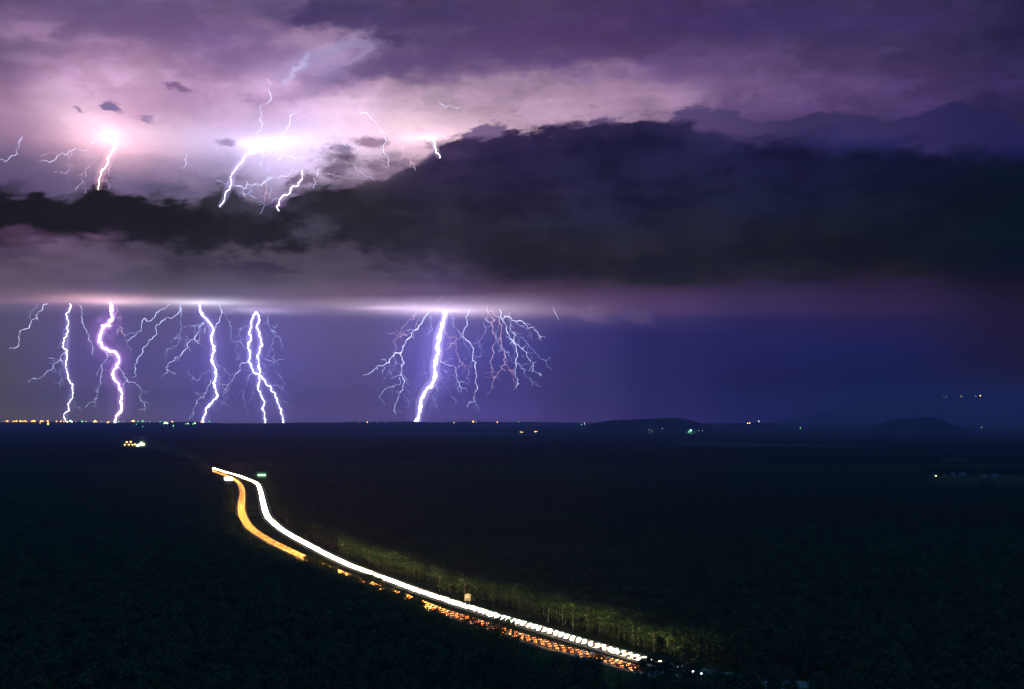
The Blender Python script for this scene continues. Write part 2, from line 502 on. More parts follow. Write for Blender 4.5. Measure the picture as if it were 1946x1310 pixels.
def obj(name, V, F, mats, parent=None, mi=None, smooth=False, loc=None, link=True):
    me = bpy.data.meshes.new(name)
    me.from_pydata([tuple(map(float, v)) for v in V], [], [tuple(map(int, f)) for f in F])
    for m in (mats if isinstance(mats, (list, tuple)) else [mats]): me.materials.append(m)
    if mi is not None: me.polygons.foreach_set('material_index', mi)
    if smooth: me.polygons.foreach_set('use_smooth', [True] * len(me.polygons))
    me.update()
    o = bpy.data.objects.new(name, me)
    if link: COL.objects.link(o)
    if parent: o.parent = parent
    if loc is not None: o.location = loc
    return o


class MB:
    def __init__(s): s.V = []; s.F = []; s.M = []
    def add(s, V, F, m=0):
        k = len(s.V); s.V += [tuple(v) for v in V]; s.F += [tuple(i + k for i in f) for f in F]; s.M += [m] * len(F)
    def box(s, c, d, m=0, rz=0.):
        x, y, z = d[0] / 2, d[1] / 2, d[2] / 2
        cs, sn = math.cos(rz), math.sin(rz)
        V = [(c[0] + a * x * cs - b * y * sn, c[1] + a * x * sn + b * y * cs, c[2] + e * z) for a in (-1, 1) for b in (-1, 1) for e in (-1, 1)]
        s.add(V, [(0, 1, 3, 2), (4, 6, 7, 5), (0, 4, 5, 1), (2, 3, 7, 6), (0, 2, 6, 4), (1, 5, 7, 3)], m)
    def tube(s, P, R, n=5, m=0, cap=True):
        P = [Vector(p) for p in P]
        V = []; k = len(P)
        for i, p in enumerate(P):
            d = (P[min(i + 1, k - 1)] - P[max(i - 1, 0)]).normalized()
            a = d.orthogonal().normalized() if i == 0 else (pa - d * pa.dot(d)).normalized()
            pa = a; b = d.cross(a)
            r = R[i] if hasattr(R, '__len__') else R
            for j in range(n):
                t = 2 * math.pi * j / n
                V.append(p + a * (r * math.cos(t)) + b * (r * math.sin(t)))
        F = [(i * n + j, i * n + (j + 1) % n, (i + 1) * n + (j + 1) % n, (i + 1) * n + j) for i in range(k - 1) for j in range(n)]
        if cap: F += [tuple(range(n - 1, -1, -1)), tuple((k - 1) * n + j for j in range(n))]
        s.add(V, F, m)
    def build(s, name, mats, parent=None, smooth=False, loc=None, link=True):
        return obj(name, s.V, s.F, mats, parent, s.M, smooth, loc, link)


# ------------------------------------------------------------------ haze
def build_haze():
    b = MB()
    y0, y1 = -1500., HAZE_FAR
    b.box((0, (y0 + y1) / 2, (HAZE_TOP - 3) / 2), (42000, y1 - y0, HAZE_TOP + 3))
    hm = bpy.data.materials.new('haze'); hm.use_nodes = True
    t = hm.node_tree; t.nodes.clear()
    v = t.nodes.new('ShaderNodeVolumePrincipled')
    v.inputs['Color'].default_value = HAZE_COL
    v.inputs['Density'].default_value = HAZE_D
    v.inputs['Anisotropy'].default_value = 0.
    o = t.nodes.new('ShaderNodeOutputMaterial')
    t.links.new(v.outputs[0], o.inputs['Volume'])
    h = b.build('haze', hm)
    tag(h, 'thin blue haze filling the air over the dark plain', 'haze', kind='stuff')


HAZE_COL = (.80, .50, .95, 1)
# ------------------------------------------------------------------ value noise for shapes
_g = np.random.default_rng(5).random((256, 256))


def vnoise(x, y, s):
    x = np.asarray(x) / s; y = np.asarray(y) / s
    xi = np.floor(x).astype(int); yi = np.floor(y).astype(int)
    fx = x - xi; fy = y - yi
    fx = fx * fx * (3 - 2 * fx); fy = fy * fy * (3 - 2 * fy)
    a = _g[xi % 256, yi % 256]; b = _g[(xi + 1) % 256, yi % 256]
    c = _g[xi % 256, (yi + 1) % 256]; d = _g[(xi + 1) % 256, (yi + 1) % 256]
    return (a * (1 - fx) + b * fx) * (1 - fy) + (c * (1 - fx) + d * fx) * fy


def fbm(x, y, s, o=4):
    r = 0; a = 1; t = 0
    for i in range(o):
        r = r + a * vnoise(x + 977. * i, y - 613. * i, s / 2 ** i); t += a; a *= .55
    return r / t


# ------------------------------------------------------------------ hills: (distance, depth, outline in photograph points)
HILLS = [
    ('hill', 14500, 520, [(1118, 815), (1140, 806), (1165, 802), (1200, 801), (1240, 798.5), (1275, 796.5), (1300, 799), (1325, 806), (1352, 813)]),
    ('hill', 13500, 480, [(1655, 816), (1675, 808), (1700, 801), (1725, 799), (1755, 797), (1775, 796), (1795, 801), (1815, 810), (1835, 816)]),
    ('hill', 16500, 500, [(1370, 812), (1400, 808), (1440, 806.5), (1480, 809), (1500, 812)]),
    ('mountain_range', 27300, 900, [(1460, 806), (1520, 794), (1580, 780), (1630, 768), (1680, 760), (1730, 756), (1790, 752), (1850, 749), (1946, 751), (2080, 744), (2250, 760), (2400, 800)]),
]


def hill_h(k, x, y):
    name, D, sg, pts = HILLS[k]
    px = 973 + FOC * x / np.maximum(y, 1.) / (CP + 0 * x)
    prof = np.array([at(a, b, D).z - gz(at(a, b, D).x, D) for a, b in pts])
    prof = np.maximum(prof, 0)
    xs = np.array([at(a, b, D).x / D for a, b in pts])
    p = np.interp(x / np.maximum(y, 1.), xs, prof, left=0, right=0)
    p = p * (.97 + .06 * fbm(x, y, 160))
    return p * np.exp(-((y - D) / sg) ** 2) * (y > 100)


def H(x, y):
    z = gz_np(x, y)
    h = 0
    for k in range(len(HILLS)): h = np.maximum(h, hill_h(k, x, y))
    return z + h


def on_land(px, py):
    """first point of the land, hills included, along a photograph ray"""
    d = ray(px, py)
    Y = np.geomspace(400, 29300, 6000)
    zr = EYE + d[2] * Y; zl = H(d[0] * Y, Y)
    i = np.argmax(zl >= zr)
    if zl[i] < zr[i]: return None
    return Vector((d[0] * Y[i], Y[i], float(zl[i])))


# ------------------------------------------------------------------ materials
def ground_material():
    m, t, p = node_mat('ground')
    tcn = t.nodes.new('ShaderNodeTexCoord')
    def nz(s, d):
        n = t.nodes.new('ShaderNodeTexNoise'); n.inputs['Scale'].default_value = s; n.inputs['Detail'].default_value = d
        t.links.new(tcn.outputs['Object'], n.inputs['Vector']); return n
    a = nz(.012, 5); b = nz(.25, 5)
    r = t.nodes.new('ShaderNodeValToRGB')
    r.color_ramp.elements[0].position = .35; r.color_ramp.elements[0].color = (.030, .052, .014, 1)
    r.color_ramp.elements[1].position = .66; r.color_ramp.elements[1].color = (.085, .085, .032, 1)
    t.links.new(a.outputs['Fac'], r.inputs[0])
    r2 = t.nodes.new('ShaderNodeValToRGB')
    r2.color_ramp.elements[0].position = .3; r2.color_ramp.elements[0].color = (.45, .5, .4, 1)
    r2.color_ramp.elements[1].position = .7; r2.color_ramp.elements[1].color = (1.3, 1.25, 1.1, 1)
    t.links.new(b.outputs['Fac'], r2.inputs[0])
    mx = t.nodes.new('ShaderNodeMix'); mx.data_type = 'RGBA'; mx.blend_type = 'MULTIPLY'
    mx.inputs[0].default_value = 1
    t.links.new(r.outputs[0], mx.inputs[6]); t.links.new(r2.outputs[0], mx.inputs[7])
    t.links.new(mx.outputs[2], p.inputs['Base Color'])
    p.inputs['Roughness'].default_value = 1; p.inputs['Specular IOR Level'].default_value = 0.
    return m


def flat_mat(name, c, rough=.85, spec=.3, metal=0.):
    m, t, p = node_mat(name)
    n = t.nodes.new('ShaderNodeTexNoise'); n.inputs['Scale'].default_value = 3.; n.inputs['Detail'].default_value = 4
    tcn = t.nodes.new('ShaderNodeTexCoord'); t.links.new(tcn.outputs['Object'], n.inputs['Vector'])
    r = t.nodes.new('ShaderNodeValToRGB')
    r.color_ramp.elements[0].position = .3; r.color_ramp.elements[0].color = (*[v * .8 for v in c], 1)
    r.color_ramp.elements[1].position = .7; r.color_ramp.elements[1].color = (*[min(1, v * 1.15) for v in c], 1)
    t.links.new(n.outputs['Fac'], r.inputs[0]); t.links.new(r.outputs[0], p.inputs['Base Color'])
    p.inputs['Roughness'].default_value = rough; p.inputs['Specular IOR Level'].default_value = spec
    p.inputs['Metallic'].default_value = metal
    return m


def leaf_mat(name, c1, c2):
    m, t, p = node_mat(name)
    oi = t.nodes.new('ShaderNodeObjectInfo')
    tcn = t.nodes.new('ShaderNodeTexCoord')
    n = t.nodes.new('ShaderNodeTexNoise'); n.inputs['Scale'].default_value = .45; n.inputs['Detail'].default_value = 3
    t.links.new(tcn.outputs['Object'], n.inputs['Vector'])
    ad = t.nodes.new('ShaderNodeMath'); ad.operation = 'MULTIPLY_ADD'
    t.links.new(oi.outputs['Random'], ad.inputs[0]); ad.inputs[1].default_value = .5; t.links.new(n.outputs['Fac'], ad.inputs[2])
    r = t.nodes.new('ShaderNodeValToRGB')
    r.color_ramp.elements[0].position = .4; r.color_ramp.elements[0].color = (*c1, 1)
    r.color_ramp.elements[1].position = 1.; r.color_ramp.elements[1].color = (*c2, 1)
    t.links.new(ad.outputs[0], r.inputs[0]); t.links.new(r.outputs[0], p.inputs['Base Color'])
    p.inputs['Roughness'].default_value = .8; p.inputs['Specular IOR Level'].default_value = .15
    return m


M_GROUND = ground_material()
M_ASPH = noisy_mat('asphalt', (.16, .157, .15), (.22, .215, .20), .12)
M_SHOULDER = noisy_mat('gravel_shoulder', (.20, .17, .12), (.34, .29, .20), .3)
M_LINE = flat_mat('road_paint', (.75, .74, .70))
M_CANOPY = noisy_mat('forest_canopy', (.006, .014, .005), (.016, .030, .010), .06)
M_HILL = noisy_mat('wooded_slope', (.006, .011, .007), (.016, .022, .013), .01)
M_WATER, _t, _p = node_mat('water')
_p.inputs['Base Color'].default_value = (.02, .03, .04, 1); _p.inputs['Roughness'].default_value = .12
M_LEAF = leaf_mat('gum_leaves', (.022, .060, .014), (.050, .098, .026))
M_LEAF2 = leaf_mat('pine_needles', (.016, .046, .012), (.044, .085, .022))
M_BARK = flat_mat('bark', (.08, .065, .05))
M_PALEBARK = flat_mat('pale_bark', (.17, .15, .12))
M_STEEL = flat_mat('galvanised_steel', (.42, .43, .43), .5, .5, .3)
M_DARK = flat_mat('dark_rubber', (.02, .02, .022))
M_GLASS = flat_mat('car_glass', (.02, .025, .03), .1, .6)

# ------------------------------------------------------------------ ground
ys = np.concatenate([-np.geomspace(1300, 8, 22), [0], np.geomspace(8, 29500, 330)])
xs = np.concatenate([-np.geomspace(20000, 8, 130), [0], np.geomspace(8, 20000, 130)])
X, Y = np.meshgrid(xs, ys)
Z = gz_np(X, Y)
nx, ny = len(xs), len(ys)


def grid_faces(nx, ny):
    i = np.arange(ny - 1)[:, None] * nx + np.arange(nx - 1)[None, :]
    return np.stack([i, i + 1, i + nx + 1, i + nx], -1).reshape(-1, 4)


def fast_mesh(name, V, F, mat, smooth=False):
    me = bpy.data.meshes.new(name)
    V = np.asarray(V, np.float32).reshape(-1, 3); F = np.asarray(F, np.int32)
    k = F.shape[1]
    me.vertices.add(len(V)); me.vertices.foreach_set('co', V.ravel())
    me.loops.add(F.size); me.loops.foreach_set('vertex_index', F.ravel())
    me.polygons.add(len(F)); me.polygons.foreach_set('loop_start', np.arange(0, F.size, k, dtype=np.int32))
    me.update(calc_edges=True)
    me.materials.append(mat)
    if smooth: me.polygons.foreach_set('use_smooth', [True] * len(F))
    o = bpy.data.objects.new(name, me)
    return o


g = fast_mesh('ground', np.stack([X, Y, Z], -1), grid_faces(nx, ny), M_GROUND, True)
COL.objects.link(g)
tag(g, 'dark grassy plain stretching to the horizon', 'ground', kind='structure')

HL = ['low wooded hill with a lit hamlet at its foot', 'dark humped hill standing alone on the horizon', 'slight rise on the skyline between the two hills',
      'long faint mountain range low in the night sky']
for k, (name, D, sg, pts) in enumerate(HILLS):
    a0 = at(pts[0][0], 800, D).x / D; a1 = at(pts[-1][0], 800, D).x / D
    ta = np.linspace(a0, a1, 260)
    yy = np.linspace(D - 2.2 * sg, min(D + 2.2 * sg, 29480), 70)
    TA, YY = np.meshgrid(ta, yy); XX = TA * YY
    hh = hill_h(k, XX, YY)
    zz = gz_np(XX, YY) + hh - 1.5 + np.where(hh > 2, (fbm(XX, YY, 60, 3) - .3) * 12, 0)
    o = fast_mesh(name, np.stack([XX, YY, zz], -1), grid_faces(260, 70), M_HILL, True)
    COL.objects.link(o)
    tag(o, HL[k], 'hill' if name == 'hill' else 'mountain', kind='structure')

# ------------------------------------------------------------------ highway
WHITE = [(405, 890.5), (425, 896.5), (434.7, 899.6), (454, 905.2), (468, 910.2), (487, 918.5), (493.5, 928), (497.5, 943), (501.5, 962), (506, 978), (514, 989), (530, 1003.5), (549, 1016.5), (577, 1031.5), (606, 1047), (640, 1063.5), (672, 1078), (695, 1086.5), (729.5, 1099), (762, 1111.5), (798, 1125), (834, 1137), (870, 1148.6), (906, 1160), (949, 1173.5), (969, 1179.5), (1016, 1193), (1085, 1214), (1131, 1227.5), (1178, 1241.5), (1224, 1254.5), (1270, 1266), (1330, 1277), (1420, 1290), (1560, 1305)]
RED = [(395, 893), (415, 899), (430, 904.5), (445, 911.5), (454, 918), (459.5, 929.5), (460.5, 943), (458, 962), (460, 978), (468, 995), (483, 1010), (508, 1026), (535, 1040), (565, 1054), (600, 1070), (640, 1087), (690, 1106), (740, 1124), (797, 1146), (825, 1157.5), (857, 1168.5), (888, 1178), (924, 1190), (967, 1203.5), (1004, 1215.5), (1030, 1223), (1062, 1232), (1097, 1241.5), (1130, 1250), (1166, 1260), (1198, 1269), (1260, 1284), (1340, 1297), (1450, 1309), (1560, 1318)]


def path(pts, step):
    P = [ground(a, b) for a, b in pts]
    out = []
    for i in range(len(P) - 1):                      # Catmull-Rom
        p0, p1, p2, p3 = P[max(i - 1, 0)], P[i], P[i + 1], P[min(i + 2, len(P) - 1)]
        for k in range(16):
            t = k / 16
            out.append(.5 * ((2 * p1) + (p2 - p0) * t + (2 * p0 - 5 * p1 + 4 * p2 - p3) * t * t + (3 * p1 - p0 - 3 * p2 + p3) * t ** 3))
    out.append(P[-1])
    A = np.array(out)[:, :2]
    for _ in range(6): A[1:-1] = (A[:-2] + 2 * A[1:-1] + A[2:]) / 4
    d = np.r_[0, np.cumsum(np.linalg.norm(np.diff(A, axis=0), axis=1))]
    s = np.arange(0, d[-1], step)
    return np.stack([np.interp(s, d, A[:, 0]), np.interp(s, d, A[:, 1])], -1)


def normals(A):
    t = np.gradient(A, axis=0); t /= np.linalg.norm(t, axis=1)[:, None]
    return t, np.stack([-t[:, 1], t[:, 0]], -1)


def ribbon(name, A, o1, o2, z, mat, z0=None):
    t, n = normals(A)
    L = A + n * o1; R = A + n * o2
    zz = np.full(len(A), z)
    V = [np.c_[L, zz], np.c_[R, zz]]
    F = []
    k = len(A)
    i = np.arange(k - 1)
    F = np.stack([i, i + 1, i + 1 + k, i + k], -1)
    V = np.concatenate(V)
    o = fast_mesh(name, V, F, mat)
    COL.objects.link(o)
    return o


PW_ = path(WHITE, 6.); PR_ = path(RED, 6.)
tag(ribbon('gravel_verge', PW_, -7.6, 8.4, .03, M_SHOULDER), 'pale gravel verge beside the bright carriageway', 'verge', kind='structure')
tag(ribbon('gravel_verge', PR_, -7.2, 7.2, .03, M_SHOULDER), 'gravel verge beside the red lit carriageway', 'verge', kind='structure')
tag(ribbon('road', PW_, -5.6, 5.4, .07, M_ASPH), 'carriageway flooded with oncoming headlights', 'road', kind='structure')
tag(ribbon('road', PR_, -5.4, 5.4, .07, M_ASPH), 'carriageway glowing orange with tail lights', 'road', kind='structure')


def markings(A, name):
    t, n = normals(A)
    V = []; F = []
    def quad(i0, i1, o, w):
        k = len(V)
        for i, s in ((i0, -1), (i0, 1), (i1, 1), (i1, -1)):
            p = A[i] + n[i] * (o + s * w)
            V.append((p[0], p[1], .10))
        F.append((k, k + 1, k + 2, k + 3))
    for i in range(len(A) - 1):
        for o in (-3.9, 3.9): quad(i, i + 1, o, .1)
        if i % 2 == 0: quad(i, i + 1, 0, .08)
    o = fast_mesh('road_marking', V, F, M_LINE); COL.objects.link(o)
    tag(o, name, 'road marking', kind='structure')


markings(PW_, 'white lane lines of the bright carriageway')
markings(PR_, 'white lane lines of the red lit carriageway')

# fields and water, each a sheet just above the ground
def sheet(name, pts, mat, label, z=.25):
    P = [ground(a, b) for a, b in pts]
    V = [(p.x, p.y, p.z + z) for p in P]
    o = obj(name, V, [tuple(range(len(V)))], mat)
    tag(o, label, name, kind='structure')


sheet('water', [(1762, 871.5), (1790, 870), (1830, 870.2), (1855, 872), (1830, 873.5), (1790, 873.2)], M_WATER, 'sliver of water beyond the pasture')
sheet('water', [(236, 832), (260, 831.2), (298, 831.4), (270, 832.2)], M_WATER, 'thin strip of water above the lit depot')

# ------------------------------------------------------------------ where trees may stand
LOW = [(396, 886), (404, 896), (420, 902), (430, 920), (440, 926), (446, 935), (448, 948), (447, 962), (451, 985), (460, 1000), (475, 1014), (494, 1027), (520, 1040), (548, 1051), (572, 1060), (588, 1050), (612, 1056), (640, 1071), (672, 1083), (690, 1090), (705, 1092), (726, 1101), (745, 1107), (770, 1118), (800, 1131), (806, 1150), (822, 1158), (835, 1144), (850, 1166), (866, 1174), (884, 1178), (896, 1166), (906, 1182), (926, 1192), (938, 1178), (958, 1198), (990, 1214), (1010, 1225), (1050, 1233), (1100, 1244), (1124, 1249), (1132, 1236), (1142, 1254), (1170, 1264), (1196, 1272), (1206, 1256), (1226, 1258), (1240, 1262)]
UPP = [(1246, 1248), (1224, 1243), (1178, 1226), (1085, 1198), (1016, 1176), (949, 1158), (906, 1146), (870, 1134), (834, 1124), (798, 1114), (762, 1101), (729, 1089), (695, 1077), (672, 1068), (640, 1054), (606, 1036), (577, 1020), (549, 1004), (530, 990), (519, 976), (514, 958), (510, 935), (500, 913), (480, 903), (456, 895), (430, 890), (405, 884)]
CLEAR = [LOW + UPP,
         [(222, 850), (232, 836), (290, 835), (310, 843), (345, 856), (380, 866), (402, 880), (405, 886), (395, 887), (372, 876), (330, 864), (290, 855), (240, 851)],
         [(1740, 911), (1752, 907), (1790, 903.5), (1960, 902), (1960, 917), (1895, 918), (1886, 911), (1864, 911), (1858, 917), (1820, 916), (1780, 914)],
         [(1760, 871.5), (1790, 869.6), (1830, 869.6), (1858, 872), (1830, 874), (1790, 873.6)],
         [(234, 832.4), (260, 830.6), (300, 831.2), (270, 833)],
         [(483, 906), (488, 898), (506, 898), (510, 908), (500, 911)]]


def in_poly(px, py, poly):
    r = np.zeros(px.shape, bool)
    n = len(poly)
    for i in range(n):
        x1, y1 = poly[i]; x2, y2 = poly[(i + 1) % n]
        c = ((y1 > py) != (y2 > py)) & (px < (x2 - x1) * (py - y1) / ((y2 - y1) or 1e-9) + x1)
        r ^= c
    return r


def road_gap(P, extra=0.):
    """distance to the nearer carriageway centre"""
    A = np.concatenate([PW_[::2], PR_[::2]])
    out = np.full(len(P), 1e9)
    for i in range(0, len(P), 4000):
        d = P[i:i + 4000, None, :] - A[None]
        out[i:i + 4000] = np.sqrt((d * d).sum(-1)).min(1)
    return out


def allowed(x, y, h, polys=CLEAR, jit=3.):
    """True where a tree of height h leaves the cleared corridors open"""
    z = gz_np(x, y)
    ok = np.ones(x.shape, bool)
    jx = (fbm(x, y, 17, 2) - .5) * 2 * jit; jy = (fbm(x + 500, y, 13, 2) - .5) * 2 * jit
    for t in (0., .35, .7, 1.):
        px, py = proj(np.stack([x, y, z + h * t], -1))
        for poly in polys: ok &= ~in_poly(px + jx, py + jy * (1 if t == 1. else .4), poly)
    return ok


# ------------------------------------------------------------------ far forest as one bumpy canopy
def far_forest():
    Y0, Y1 = 3300., 29450.
    ya = np.geomspace(Y0, Y1, 620)
    ta = np.linspace(-.46, .46, 900)
    TA, YA = np.meshgrid(ta, ya); XA = TA * YA
    x = XA.ravel(); y = YA.ravel()
    wood = fbm(x, y * .45, 1500., 3)
    wood = np.clip((wood - .36) / .02, 0, 1)
    wood = np.where(y < 6000, 1, wood)
    h = 13 + 6 * fbm(x, y, 400, 2) + (vnoise(x, y, 9.) - .5) * 7 + (vnoise(x + 99, y, 30.) - .5) * 5
    h = h + np.clip((y - 9000) / 12000, 0, 1) * (26 * fbm(x, y * .6, 420, 4) - 8)
    h = h + np.clip((y - 22000) / 5000, 0, 1) * 95 * np.clip(fbm(x + 300, y * .5, 1500, 5) - .44, 0, 1)
    ok = allowed(x, y, 16. + 0 * x, CLEAR, 1.5)
    hh = np.where(ok, wood, 0) * h
    hh = hh - 16 * np.clip((4100 - y + 700 * (fbm(x, y, 300, 2) - .5)) / 500, 0, 1)
    hill = 0
    for k in range(4): hill = np.maximum(hill, hill_h(k, x, y))
    z = gz_np(x, y) + np.where(hh > 1, hh, -3.) + hill * .985
    o = fast_mesh('forest', np.stack([x, y, z], -1), grid_faces(900, 620), M_CANOPY)
    COL.objects.link(o)
    tag(o, 'far forest canopy fading to blue towards the horizon', 'forest', kind='stuff')


far_forest()

# ------------------------------------------------------------------ trees
def leaf_cloud(r, blobs, n, size, flat=1.):
    V = []; F = []
    for c, rad in blobs:
        k = int(n * rad ** 2 / sum(b[1] ** 2 for b in blobs))
        for _ in range(k):
            v = Vector((r.gauss(0, 1), r.gauss(0, 1), r.gauss(0, 1))).normalized() * rad * r.uniform(.55, 1.08)
            v.z *= flat
            p = Vector(c) + v
            a = Vector((r.gauss(0, 1), r.gauss(0, 1), r.gauss(0, .5))).normalized()
            b = a.cross(Vector((r.gauss(0, 1), r.gauss(0, 1), r.gauss(0, 1)))).normalized()
            s = size * r.uniform(.6, 1.25)
            i = len(V)
            V += [p - a * s, p + b * s * .6, p + a * s, p - b * s * .6]
            F.append((i, i + 1, i + 2, i + 3))
    return V, F


def gum_tree(seed, h=14., pale=False, n=420):
    r = random.Random(seed)
    tr = MB()
    lean = r.uniform(-.8, .8); ln2 = r.uniform(-.8, .8)
    top = Vector((lean, ln2, h * .8))
    P = [Vector((0, 0, -.3)), Vector((lean * .2, ln2 * .1, h * .25)), Vector((lean * .6, ln2 * .5, h * .5)), top]
    tr.tube(P, [.28, .22, .15, .05], 6)
    blobs = [(top + Vector((0, 0, h * .04)), h * .13)]
    for i in range(r.randint(6, 8)):
        t = r.uniform(.34, .78)
        b = P[1].lerp(P[3], (t - .25) / .55)
        a = i * 2.4 + r.uniform(-.4, .4)
        L = h * r.uniform(.14, .26)
        e = b + Vector((math.cos(a) * L, math.sin(a) * L, h * r.uniform(.04, .16)))
        tr.tube([b, b.lerp(e, .5) + Vector((0, 0, .3)), e], [.11, .08, .04], 5)
        blobs.append((e, h * r.uniform(.09, .15)))
    for i in range(3):
        a = r.uniform(0, 6.28); blobs.append((Vector((math.cos(a) * 1.6, math.sin(a) * 1.6, h * r.uniform(.08, .3))), h * r.uniform(.09, .13)))
    V, F = leaf_cloud(r, blobs, n, .62, .8)
    return tr, V, F


def pine_tree(seed, h=16., n=300):
    r = random.Random(seed)
    tr = MB(); tr.tube([Vector((0, 0, -.3)), Vector((0, 0, h * .5)), Vector((.1, 0, h * .97))], [.22, .14, .03], 6)
    blobs = []
    for i in range(9):
        t = i / 8
        rad = h * (.15 - .115 * t)
        for k in range(3 if i < 7 else 1):
            a = r.uniform(0, 6.28)
            blobs.append(((math.cos(a) * rad * .6, math.sin(a) * rad * .6, h * (.3 + .66 * t)), rad * .8))
    V, F = leaf_cloud(r, blobs, n, .6, .7)
    return tr, V, F


PROTO = []
for i in range(5):
    tr, V, F = gum_tree(100 + i, 13.5 + i * .5)
    PROTO.append(('gum_tree', tr, V, F, M_PALEBARK if i % 2 else M_BARK, M_LEAF))
for i in range(3):
    tr, V, F = pine_tree(200 + i, 15.5 + i)
    PROTO.append(('pine_tree', tr, V, F, M_BARK, M_LEAF2))
PMESH = []
for name, tr, V, F, mb, ml in PROTO:
    a = tr.build('trunk', mb, link=False).data
    b = obj('crown', V, F, ml, link=False).data
    PMESH.append((name, a, b))

# candidate places on a jittered lattice, nearest first
sp_ = 8.2
yy = np.arange(560, 3900, sp_); pts = []
for y in yy:
    w = y * .47
    xr = np.arange(-w, w, sp_)
    pts.append(np.stack([xr, np.full(len(xr), y)], -1))
T = np.concatenate(pts); T = T + rng.uniform(-3.6, 3.6, T.shape)
th = rng.uniform(.72, 1.22, len(T)) * (.8 + .4 * fbm(T[:, 0], T[:, 1], 90, 3))
kind = np.where(fbm(T[:, 0] + 4000, T[:, 1], 500, 2) > .52, rng.integers(5, 8, len(T)), rng.integers(0, 5, len(T)))
hgt = np.where(kind >= 5, 17., 15.) * th
keep = (road_gap(T) > 14.) & allowed(T[:, 0], T[:, 1], hgt)
keep &= (rng.random(len(T)) < .96) & (T[:, 1] < 3650 + 500 * (fbm(T[:, 0], T[:, 1], 300, 2) - .5))
T, th, kind, hgt = T[keep], th[keep], kind[keep], hgt[keep]
rot = rng.uniform(0, 6.283, len(T))
TP = np.c_[T, gz_np(T[:, 0], T[:, 1])]
px0, py0 = proj(TP + np.c_[0 * T, hgt]); px1, py1 = proj(TP)
inview = (px0 > 0) & (px0 < 1946) & (py0 < 1310)

# single trees: those at the road edges that the headlights pick out, then the nearest
gap = road_gap(T)
score = np.where(inview, 0, 1e6) + np.where((gap < 60) & (T[:, 1] < 1400), T[:, 1] * .2 + gap * 4, 1000 + T[:, 1])
order = np.argsort(score)
N_SINGLE = 282
single = order[:N_SINGLE]
rest = np.setdiff1d(np.arange(len(T)), single)


def place_tree(k, x, y, s, rz, label, group, cat):
    name, a, b = PMESH[k]
    root = empty(name, (x, y, gz(x, y)), rz)
    root.scale = (s, s, s)
    tag(root, label, cat, group)
    for nm_, me in (('trunk', a), ('crown', b)):
        o = bpy.data.objects.new(nm_, me); COL.objects.link(o); o.parent = root
    return root


for i in single:
    pn = 'gum' if kind[i] < 5 else 'pine'
    sz = 'short' if th[i] < .88 else 'tall' if th[i] > 1.05 else 'mid-sized'
    X_ = px1[i]
    if gap[i] < 60 and T[i, 1] < 1400:
        side = py0[i] < np.interp(px0[i], [p[0] for p in WHITE], [p[1] for p in WHITE])
        if side:
            st_ = ('past the end of the light line' if X_ > 1240 else 'near the end of the light line' if X_ > 1120 else 'opposite the open red stretch' if X_ > 985 else 'just right of the two-legged sign' if X_ > 895 else 'left of the two-legged sign' if X_ > 780 else 'opposite the cut in the light line')
            lab = f'{sz} {pn} tree dimly lit behind the bright carriageway, {st_}'
        else:
            st_ = ('right of the last red lights' if X_ > 1190 else 'below the open red stretch' if X_ > 985 else 'among the broken red patches' if X_ > 790 else 'where the red lights are hidden')
            lab = f'{sz} black {pn} tree between lookout and highway, {st_}'
        grp = 'trees along the highway'
    else:
        w = 'left of centre' if X_ < 700 else 'under the open red stretch' if X_ < 1200 else 'right of the highway end'
        lab = f'{sz} black {pn} tree in unlit forest at the bottom edge, {w}'
        grp = 'trees at the bottom edge'
    place_tree(int(kind[i]), T[i, 0], T[i, 1], th[i], rot[i], lab, grp, f'{pn} tree')

